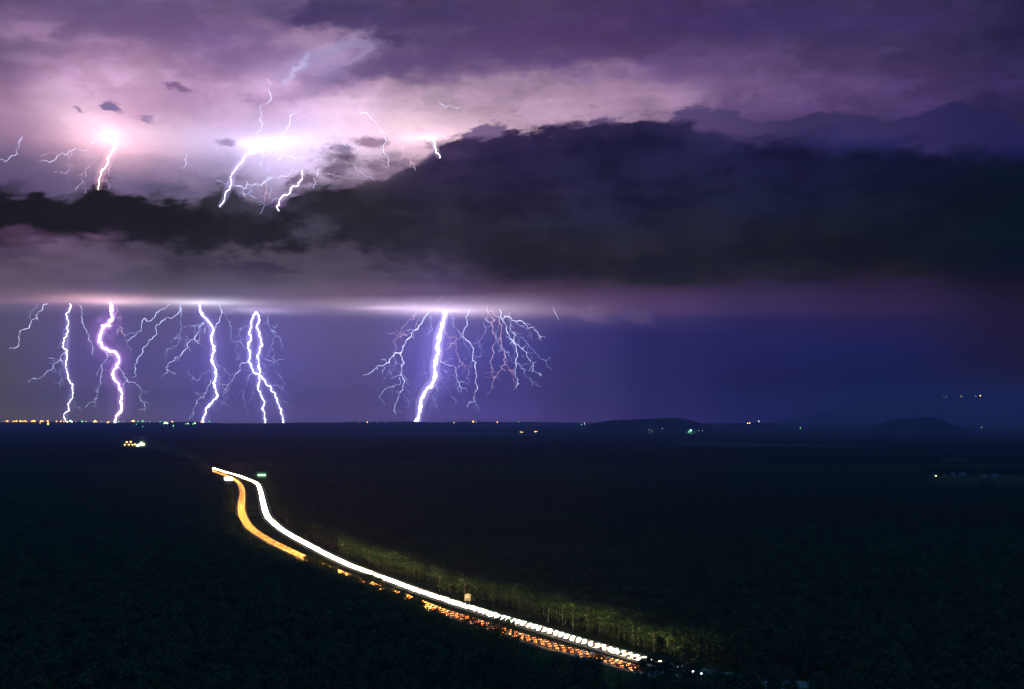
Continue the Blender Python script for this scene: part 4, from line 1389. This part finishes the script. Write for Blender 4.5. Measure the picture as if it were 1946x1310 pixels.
# ------------------------------------------------------------------ lightning
def bolt_mat(name, c, s):
    m = emit_mat(name, c, s, sample=False)
    t = m.node_tree; e = [n for n in t.nodes if n.type == 'EMISSION'][0]
    tcn = t.nodes.new('ShaderNodeTexCoord'); n = t.nodes.new('ShaderNodeTexNoise')
    n.inputs['Scale'].default_value = .006; n.inputs['Detail'].default_value = 3
    t.links.new(tcn.outputs['Object'], n.inputs['Vector'])
    r = t.nodes.new('ShaderNodeMapRange'); t.links.new(n.outputs['Fac'], r.inputs[0])
    r.inputs[1].default_value = .35; r.inputs[2].default_value = .65; r.inputs[3].default_value = s * .4; r.inputs[4].default_value = s * 1.5
    t.links.new(r.outputs[0], e.inputs[1])
    return m


MB_CORE = bolt_mat('bolt_core', (.92, .88, 1.), 6.)
MB_MID = bolt_mat('bolt_mid', (.64, .68, 1.), 2.4)
MB_FINE = bolt_mat('bolt_fine', (.44, .52, 1.), 1.35)
MB_PINK = bolt_mat('bolt_pink', (.95, .62, .85), 1.5)
MB_FAINT = bolt_mat('bolt_faint', (.42, .40, .80), .62)
rb = random.Random(11)


def zz(P, amp, minlen):
    """midpoint displacement in the image plane and in depth"""
    P = [Vector(p) for p in P]
    while True:
        out = [P[0]]; done = True
        for a, b in zip(P, P[1:]):
            L = (b - a).length
            if L > minlen:
                d = (b - a).normalized()
                n = d.cross(Vector((0, 1, 0))).normalized()
                m = a.lerp(b, rb.uniform(.4, .6)) + n * L * rb.gauss(0, amp) + Vector((0, 1, 0)) * L * rb.gauss(0, amp * .7)
                out.append(m); done = False
            out.append(b)
        P = out
        if done: return P


def to_px(reg, p):
    o = {'4': (0, 400), '5': (650, 400), '1': (0, 0), '2': (650, 0)}[reg]
    return o[0] + p[0] / 2.977, o[1] + p[1] / 2.977


def channel(reg, pts, w, Y, taper=True, amp=.13, close=3.):
    P = []
    if to_px(reg, pts[0])[1] < 450: w *= .74
    for p in pts:
        x, y = to_px(reg, p)
        P.append(at(x, y, Y))
    u = Y / FOC
    P = zz(P, amp * 1.15, close * u * .7)
    n = len(P)
    R = []
    for i in range(n):
        t = i / (n - 1)
        r = w * (.33 if w < 1.5 else .40 if w < 2.4 else .44) * u * (1 - (.55 * t ** 1.5 if taper else 0)) * rb.uniform(.68, 1.3)
        R.append(max(r, .13 * u))
    return P, R


def smooth_path(pts, reg, Y):
    P = [at(*to_px(reg, p), Y) for p in pts]
    out = []
    for i in range(len(P) - 1):
        for k in range(6): out.append(P[i].lerp(P[i + 1], k / 6))
    out.append(P[-1])
    for _ in range(10):
        out = [out[0]] + [(out[i - 1] + out[i] * 2 + out[i + 1]) / 4 for i in range(1, len(out) - 1)] + [out[-1]]
    return out


NB = [0]


def bolt(name_label, reg, Y, mains, branches, gl=None, cat='lightning', group=None, taper=False):
    """mains: (width, points); branches: (width, points[, material]); gl: list of (radius px, colour, strength, power)"""
    Y = Y + NB[0] * 60.; NB[0] += 1
    x, y = to_px(reg, mains[0][1][-1])
    base = at(x, y, Y)
    root = empty('lightning_bolt', base)
    tag(root, name_label, cat, group)
    inv = -base
    for w, pts in mains:
        b = MB()
        P, R = channel(reg, pts, w, Y, taper, .10 if w > 2 else .13, 3.2 if w > 2 else 3.)
        if w > 2:                                            # swelling and thinning of the return stroke
            R = [r * (1 + .28 * math.sin(i * .37 + w)) for i, r in enumerate(R)]
        b.tube([p + inv for p in P], R, 6)
        b.build('main_channel', MB_CORE if w >= 1.8 else MB_MID, root)
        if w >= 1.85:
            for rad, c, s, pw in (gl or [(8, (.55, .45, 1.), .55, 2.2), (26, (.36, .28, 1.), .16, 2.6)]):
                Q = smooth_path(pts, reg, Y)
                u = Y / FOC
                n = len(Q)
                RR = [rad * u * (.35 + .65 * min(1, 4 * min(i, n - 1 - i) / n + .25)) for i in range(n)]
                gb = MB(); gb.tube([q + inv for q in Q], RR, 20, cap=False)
                gb.build('glow_shell', glow_mat_('bolt_glow', c, s, pw), root, smooth=True)  # bolt halo imitated by a self-emitting tube
    for br in branches:
        w, pts = br[0], br[1]
        m = br[2] if len(br) > 2 else (MB_MID if w >= 1.1 else MB_FINE if w >= .65 else MB_FAINT)
        b = MB()
        P, R = channel(reg, pts, max(w * 1.1, .5), Y + rb.uniform(-40, 40))
        b.tube([p + inv for p in P], R, 5)
        # hair-fine side twigs
        for _ in range(int(len(P) / 13 * (1 if w > .6 else .3))):
            i = rb.randrange(2, len(P) - 2)
            d = (P[i + 1] - P[i - 1]).normalized()
            a = rb.choice((-1, 1)) * rb.uniform(.5, 1.0)
            q = Vector((d.x * math.cos(a) - d.z * math.sin(a), d.y, d.x * math.sin(a) + d.z * math.cos(a)))
            L = rb.uniform(5, 22) * Y / FOC
            tw = zz([P[i], P[i] + q * L], .14, 3 * Y / FOC)
            b.tube([p + inv for p in tw], [.19 * Y / FOC] * (len(tw) - 1) + [.1 * Y / FOC], 4)
        b.build('branch', m, root)
    return root


Y0 = 29900.
F_, PK, FA = MB_FINE, MB_PINK, MB_FAINT
bolt('faint forked lightning hanging at the far left under the cloud', '4', Y0,
     [(1.1, [(272, 530), (240, 560), (210, 615), (170, 640), (110, 685), (105, 720), (55, 780)])],
     [(.9, [(215, 530), (180, 570), (170, 620)]), (.5, [(180, 575), (95, 580), (55, 610)]), (.6, [(240, 555), (215, 610), (180, 670), (165, 705), (115, 730)]), (.5, [(215, 600), (235, 655)])])
bolt('slender white bolt striking left of the tall pink one', '4', Y0,
     [(1.9, [(395, 528), (402, 545), (378, 580), (385, 650), (378, 710), (378, 790), (372, 850), (378, 910), (385, 950), (412, 985), (410, 1020), (388, 1090), (392, 1130), (360, 1165), (352, 1228)])],
     [(1.1, [(372, 795), (345, 850), (300, 880), (290, 905), (240, 940), (215, 955), (185, 952)]), (.7, [(378, 880), (340, 900), (290, 910)]), (.7, [(345, 850), (360, 890), (345, 930), (345, 1000)]), (.8, [(380, 930), (350, 960), (340, 1005)]),
      (.8, [(380, 640), (355, 680), (360, 710), (340, 750), (320, 780)]), (1.0, [(410, 1030), (420, 1090), (455, 1130)]), (.7, [(375, 1160), (380, 1205)])],
     gl=[(6, (.5, .5, 1.), .35, 2.2), (18, (.36, .30, 1.), .08, 2.6)])
bolt('thin dim streamer between the slender and the pink bolts', '4', Y0, [(.8, [(450, 535), (465, 580), (470, 640), (500, 700), (520, 750), (525, 820)])], [(.5, [(470, 640), (455, 600)])])
bolt('tall pink lightning bolt with a bright kink near its top', '4', Y0,
     [(4.6, [(622, 522), (635, 560), (640, 610), (615, 635), (620, 655), (590, 655), (570, 700), (560, 735), (575, 770), (620, 800), (655, 805), (675, 845), (660, 880), (640, 910), (645, 950), (675, 985), (690, 1030), (682, 1080), (690, 1110), (672, 1150), (655, 1180), (642, 1230)])],
     [(2.6, [(600, 655), (572, 650), (585, 660)], MB_CORE), (1.1, [(555, 740), (590, 790), (605, 840), (575, 880), (570, 930), (570, 990), (550, 1060), (535, 1085), (480, 1115)]), (.5, [(570, 990), (520, 1010), (500, 1040)]),
      (1.1, [(670, 885), (700, 930), (720, 965), (790, 1000), (800, 1040), (815, 1090), (815, 1140)]), (.7, [(815, 1080), (855, 1095)]), (.7, [(655, 540), (650, 600), (680, 650), (700, 700), (715, 740), (745, 795)], PK), (.5, [(660, 620), (720, 670), (730, 710)]),
      (.5, [(665, 545), (710, 560), (735, 585)]), (.6, [(690, 1040), (730, 1080)]), (.7, [(690, 1110), (700, 1170)]), (.6, [(670, 1130), (635, 1150)]), (.5, [(545, 535), (555, 570), (615, 600)])],
     gl=[(9, (.85, .45, 1.), .75, 2.2), (30, (.62, .26, .95), .20, 2.6)])
bolt('left of two leaning branch strokes between the pink and white bolts', '4', Y0, [(1.0, [(960, 530), (930, 560), (885, 575), (860, 620), (800, 650), (770, 700), (720, 740)])],
     [(.5, [(885, 575), (825, 570), (795, 590)]), (.7, [(770, 700), (710, 715)]), (.5, [(765, 660), (745, 635)])])
bolt('longer of two leaning branch strokes between the pink and white bolts', '4', Y0, [(1.1, [(1020, 535), (1010, 580), (960, 610), (880, 660), (865, 720), (810, 800), (775, 850), (765, 890), (750, 945)])],
     [(.5, [(775, 860), (730, 888)]), (.5, [(945, 540), (940, 590), (910, 625)]), (.9, [(1015, 540), (1022, 640), (1018, 700), (1010, 745), (950, 780), (925, 835)]), (.5, [(970, 770), (980, 820)])])
bolt('bright blue-white bolt with many branches left of the twin strokes', '4', Y0,
     [(3.3, [(1130, 530), (1133, 575), (1165, 610), (1205, 670), (1195, 720), (1212, 770), (1200, 820), (1212, 880), (1222, 940), (1215, 990), (1228, 1040), (1215, 1070), (1165, 1120), (1158, 1160), (1150, 1228)])],
     [(1.1, [(1155, 640), (1130, 690), (1080, 730), (1060, 780), (1020, 825), (960, 860), (945, 900), (915, 945)]), (.8, [(1165, 595), (1140, 640), (1040, 660), (1025, 680)]), (.9, [(1140, 650), (1130, 720), (1100, 750), (1040, 775)]),
      (.5, [(1030, 680), (1070, 720), (1070, 770)]), (.5, [(1060, 760), (1065, 830)]), (.5, [(1000, 840), (995, 895)]), (1.0, [(1200, 890), (1150, 920), (1120, 965), (1075, 960)]), (1.1, [(1205, 960), (1170, 1020), (1155, 1060), (1100, 1110), (1088, 1170)]),
      (.5, [(1155, 1060), (1160, 1110)]), (.5, [(1100, 1105), (1065, 1112)]), (1.0, [(1215, 860), (1260, 890), (1300, 930), (1335, 960)]), (.8, [(1240, 885), (1250, 990), (1290, 1050), (1305, 1080)]), (.9, [(1228, 1070), (1280, 1100), (1310, 1115)]),
      (.5, [(1280, 1100), (1278, 1140)]), (.7, [(1205, 1090), (1218, 1155)]), (.7, [(1225, 930), (1245, 1000), (1260, 1040)]), (.6, [(1195, 720), (1160, 780)]), (.6, [(1200, 675), (1150, 690), (1110, 740)])])
bolt('zigzag side stroke joining the blue-white bolt from the upper right', '4', Y0, [(1.1, [(1240, 530), (1255, 580), (1225, 640), (1210, 680)])],
     [(1.0, [(1255, 580), (1290, 620), (1305, 680), (1310, 730), (1330, 790), (1340, 840)]), (.6, [(1320, 540), (1350, 570), (1400, 610), (1405, 640)]), (.6, [(1320, 545), (1345, 610), (1335, 650)]), (.7, [(1400, 660), (1360, 680), (1320, 730), (1290, 735)]), (.9, [(1320, 740), (1380, 770), (1420, 810)])])
bolt('twin entwined lightning strokes splitting into two feet', '4', Y0,
     [(2.6, [(1450, 575), (1425, 620), (1415, 680), (1405, 750), (1415, 800), (1408, 850), (1430, 900), (1468, 935), (1462, 980), (1475, 1040), (1495, 1080), (1485, 1120), (1495, 1160), (1497, 1228)]),
      (2.7, [(1450, 575), (1468, 620), (1450, 665), (1478, 730), (1470, 790), (1455, 830), (1462, 880), (1470, 930), (1500, 965), (1550, 1030), (1570, 1070), (1580, 1110), (1600, 1160), (1605, 1185), (1592, 1228)])],
     [(1.1, [(1405, 850), (1360, 870), (1330, 930), (1295, 980), (1265, 1025), (1275, 1060)]), (1.0, [(1440, 920), (1400, 980), (1370, 1020), (1310, 1042)]), (.9, [(1375, 1020), (1385, 1100), (1405, 1175)]), (.8, [(1450, 980), (1430, 1050), (1390, 1080)]),
      (1.0, [(1485, 580), (1515, 600), (1530, 670), (1570, 710), (1590, 740), (1605, 780)]), (.8, [(1530, 670), (1545, 730), (1540, 840), (1575, 870), (1580, 910)]), (.6, [(1480, 630), (1510, 660)]), (.5, [(1475, 690), (1540, 710)]),
      (1.0, [(1475, 810), (1510, 850), (1555, 880), (1570, 930), (1600, 970), (1625, 985)]), (.7, [(1485, 860), (1490, 930), (1480, 960)]), (1.0, [(1530, 980), (1580, 1000), (1630, 1035), (1665, 1042)]), (.7, [(1575, 1080), (1620, 1085), (1645, 1110)]),
      (.7, [(1480, 1060), (1510, 1090), (1510, 1130)]), (.5, [(1385, 870), (1385, 910)]), (.5, [(1500, 580), (1555, 630)])],
     gl=[(7, (.5, .45, 1.), .55, 2.2), (28, (.36, .30, 1.), .14, 2.6)])
bolt('thickest and brightest lightning bolt, striking mid-scene', '5', Y0,
     [(6.4, [(578, 566), (582, 600), (565, 650), (550, 710), (540, 760), (543, 815), (530, 850), (522, 890), (528, 940), (515, 975), (480, 1010), (460, 1050), (445, 1085), (440, 1120), (432, 1165), (428, 1232)])],
     [(1.7, [(495, 570), (470, 600), (450, 640), (405, 680), (370, 730), (345, 775), (330, 805), (280, 830), (245, 870), (200, 880), (165, 915), (120, 930)]), (1.5, [(335, 805), (348, 870), (330, 930), (345, 990), (320, 1060), (298, 1100), (302, 1160)]),
      (.9, [(345, 1000), (370, 1070), (385, 1100)]), (.8, [(345, 990), (395, 1040)]), (1.1, [(325, 945), (270, 1000), (230, 1030), (210, 1058)]), (.7, [(290, 980), (290, 1060)]), (.8, [(300, 840), (300, 900), (290, 960)]), (.7, [(300, 900), (245, 945), (240, 975)]),
      (.6, [(270, 830), (225, 815)]), (.7, [(420, 575), (420, 590), (370, 640), (330, 690), (290, 740)], PK), (.7, [(370, 705), (320, 715), (290, 740), (285, 810)], PK), (.6, [(415, 515), (430, 575), (440, 610), (430, 690)], PK), (.5, [(400, 700), (435, 765)]),
      (.9, [(490, 575), (500, 640), (515, 680), (525, 740)]), (.5, [(455, 650), (500, 690)]), (.7, [(530, 510), (545, 545), (560, 575)], PK), (.5, [(540, 575), (560, 620)]), (1.0, [(600, 580), (630, 640), (665, 690), (690, 735), (722, 785), (740, 830)], F_),
      (.6, [(625, 642), (690, 660)]), (.8, [(580, 650), (610, 720), (640, 760), (655, 810), (685, 870), (680, 930)], PK), (.9, [(690, 690), (640, 740), (600, 780), (560, 800), (555, 850)], PK), (1.1, [(555, 850), (600, 875), (640, 910), (655, 965), (680, 1005), (712, 1030)]),
      (.8, [(655, 965), (650, 1010), (680, 1045)]), (.8, [(560, 900), (610, 940), (655, 965)]), (1.0, [(555, 920), (570, 970), (610, 1025), (640, 1075)]), (1.0, [(530, 975), (545, 1020), (530, 1070), (545, 1140), (560, 1155)]), (1.0, [(530, 985), (515, 1040), (520, 1090), (490, 1118)]),
      (.6, [(545, 1060), (565, 1090)]), (.9, [(520, 905), (465, 915), (465, 925)]), (.7, [(485, 915), (485, 970)]), (.6, [(445, 1050), (430, 1075)]), (.6, [(435, 1105), (400, 1110)])],
     gl=[(12, (.6, .5, 1.), .9, 2.2), (40, (.40, .32, 1.), .26, 2.6)])
bolt('pale crooked stroke right of the thickest bolt', '5', Y0, [(1.4, [(728, 540), (700, 600), (690, 680), (720, 745), (742, 800), (735, 850), (755, 910), (760, 980), (748, 1050), (750, 1080), (710, 1115)])],
     [(1.0, [(750, 1070), (768, 1105), (768, 1140)]), (.7, [(735, 850), (715, 900), (725, 980)]), (.5, [(760, 925), (795, 935)]), (1.0, [(822, 590), (800, 640), (795, 710), (775, 770), (780, 830), (745, 840)], F_), (.7, [(775, 755), (735, 770)], F_)])
bolt('wide fan of thin pale streamers right of the crooked stroke', '5', Y0, [(1.4, [(888, 560), (895, 600), (930, 650), (940, 700), (985, 760), (990, 830), (985, 880), (990, 950), (1000, 980), (985, 1005)])],
     [(1.1, [(820, 540), (822, 580), (845, 600), (850, 690), (858, 760), (840, 850), (845, 930), (855, 960)], PK), (1.0, [(822, 580), (885, 600), (890, 640), (900, 700), (900, 760), (925, 820), (925, 870), (890, 910), (860, 960), (855, 1010)], PK), (.9, [(925, 870), (970, 930), (985, 980), (970, 1015)], PK),
      (1.0, [(990, 860), (1030, 900), (1060, 950), (1100, 975), (1100, 990)]), (.7, [(1060, 950), (1075, 1000)]), (1.2, [(895, 600), (960, 620), (1030, 640), (1080, 660), (1110, 700), (1125, 735)]), (.8, [(960, 620), (1000, 650), (1060, 690), (1075, 735)]), (.6, [(1080, 655), (1140, 745)]),
      (1.0, [(950, 575), (960, 610), (955, 680), (1000, 710), (1040, 740), (1065, 780), (1110, 820), (1180, 833)]), (1.1, [(960, 690), (1000, 760), (1040, 800), (1060, 850), (1075, 910), (1125, 935)]), (.7, [(1040, 805), (1100, 810)]), (.6, [(1050, 850), (1040, 880)]),
      (.9, [(930, 710), (970, 740), (1010, 780), (1030, 830)]), (.7, [(895, 640), (870, 690), (880, 760), (945, 800), (955, 850), (975, 870)]), (.6, [(860, 790), (820, 810), (815, 860)]), (.5, [(890, 750), (890, 770)]), (.6, [(1030, 900), (1030, 970)]), (.9, [(940, 700), (960, 760), (990, 800)])])
bolt('faint lone spark at the right end of the bright cloud base', '5', Y0, [(.6, [(1198, 555), (1208, 580), (1225, 620)])], [])
# --- strokes above the dark bank
Y1 = 30600.
bolt('orange-white stroke leaving the left cloud flash and ending on the dark bank', '1', Y1,
     [(3.4, [(640, 800), (655, 830), (630, 870), (610, 905), (605, 930), (575, 960), (568, 1000), (560, 1040), (555, 1075)])],
     [(1.0, [(605, 930), (615, 970), (605, 1010), (610, 1045)], PK), (6., [(590, 775), (625, 795), (650, 825)], MB_CORE)], gl=[(12, (1., .5, .55), .35, 2.4)], taper=True)
bolt('thin hooked streamers left of the left cloud flash', '1', Y1, [(1.0, [(540, 800), (500, 840), (470, 855), (400, 855), (340, 875), (310, 905), (225, 915)])],
     [(1.0, [(470, 860), (505, 900), (500, 950), (455, 990), (445, 1050), (430, 1080)], PK), (.6, [(400, 855), (290, 860), (232, 878)], PK), (.6, [(512, 840), (505, 900)], PK), (.8, [(410, 935), (385, 970), (345, 975), (350, 985)], PK), (.5, [(380, 975), (388, 1035)])])
bolt('small crooked streamer at the left edge of the sky', '1', Y1, [(1.0, [(125, 770), (108, 820), (100, 870), (60, 885), (30, 915), (0, 908)])], [(.5, [(108, 820), (120, 790)], PK)])
bolt('tiny lone spark between the two cloud flashes', '1', Y1, [(.9, [(1052, 872), (1042, 905), (1052, 930), (1035, 952)])], [])
bolt('long bright stroke curving down from the middle cloud flash', '1', Y1, [(2.7, [(1480, 845), (1410, 865), (1385, 885), (1375, 910), (1340, 950), (1312, 985), (1310, 1040), (1285, 1080), (1270, 1130), (1240, 1172)])],
     [(1.0, [(1225, 1022), (1270, 1040), (1305, 1060)]), (1.2, [(1340, 1048), (1400, 1040), (1450, 1040), (1500, 1030), (1545, 990), (1600, 995), (1650, 960), (1700, 960)]), (1.0, [(1320, 1045), (1360, 1060), (1380, 1100), (1410, 1100), (1440, 1120)], F_),
      (.8, [(1410, 1045), (1405, 1100), (1440, 1120)], F_), (.6, [(1440, 950), (1400, 985), (1380, 1010)])], gl=[(9, (.6, .5, 1.), .35, 2.3)], taper=True)
bolt('streamer rising from the middle cloud flash to the upper clouds', '1', Y1, [(1.3, [(1503, 450), (1520, 500), (1535, 550), (1520, 575), (1470, 605), (1468, 680), (1480, 715), (1450, 745), (1452, 790)])], [(.6, [(1530, 570), (1550, 605), (1565, 660)])])
bolt('streamer rising to the right of the middle cloud flash', '1', Y1, [(1.2, [(1668, 640), (1640, 660), (1640, 700), (1605, 750), (1590, 810)])],
     [(1.1, [(1590, 830), (1615, 875), (1665, 900), (1725, 895)]), (1.0, [(1575, 840), (1555, 860), (1548, 910), (1510, 990), (1500, 1010)]), (1.1, [(1470, 850), (1475, 920), (1480, 970), (1500, 1030)]), (.6, [(1550, 845), (1520, 885), (1480, 920)]),
      (.9, [(1500, 1030), (1535, 1070), (1530, 1130), (1540, 1150)]), (.8, [(1500, 1040), (1495, 1120), (1500, 1145)], PK)])
bolt('bright hooked stroke ending over the torn cloud right of the middle flash', '1', Y1, [(2.1, [(1710, 965), (1710, 1000), (1690, 1045), (1655, 1055), (1640, 1090), (1580, 1130), (1580, 1160), (1565, 1170), (1578, 1195)])],
     [(1.0, [(1580, 1130), (1530, 1150), (1500, 1165), (1465, 1160)])], gl=[(6, (.8, .6, 1.), .25, 2.3)])
bolt('short curved streamer over the torn cloud edge', '1', Y1, [(1.1, [(1802, 945), (1800, 980), (1775, 1010), (1775, 1065)])], [(.8, [(1830, 985), (1880, 988), (1933, 1005)], PK)])
bolt('slanting streamer high above the torn cloud edge', '1', Y1, [(1.1, [(1895, 705), (1900, 735), (1922, 765), (1945, 805), (2020, 850)])], [(.7, [(1755, 640), (1778, 660)])])
bolt('forked streamer hanging below the upper clouds at mid sky', '2', Y1, [(1.3, [(95, 615), (108, 640), (155, 655), (195, 700), (215, 735), (252, 755), (245, 810), (255, 880), (262, 938)])],
     [(1.1, [(252, 750), (295, 755), (310, 790), (340, 820), (345, 850), (375, 885), (388, 920), (420, 935)], PK), (.5, [(105, 650), (60, 690), (52, 735)], PK)])
bolt('short bright stroke dropping from the right cloud flash', '2', Y1, [(2.2, [(515, 800), (530, 850), (552, 895)])], [(1.1, [(502, 805), (512, 855)])], gl=[(7, (.9, .6, .8), .25, 2.3)])
bolt('tiny faint squiggle of lightning above the right cloud flash', '2', Y1, [(.7, [(548, 575), (560, 590), (590, 612), (610, 595), (668, 605)])], [])
bolt('faint streamer lying along the torn cloud below the forked one', '2', Y1, [(.8, [(65, 940), (80, 965), (120, 985), (150, 1000), (175, 1018)])], [])

build_haze()
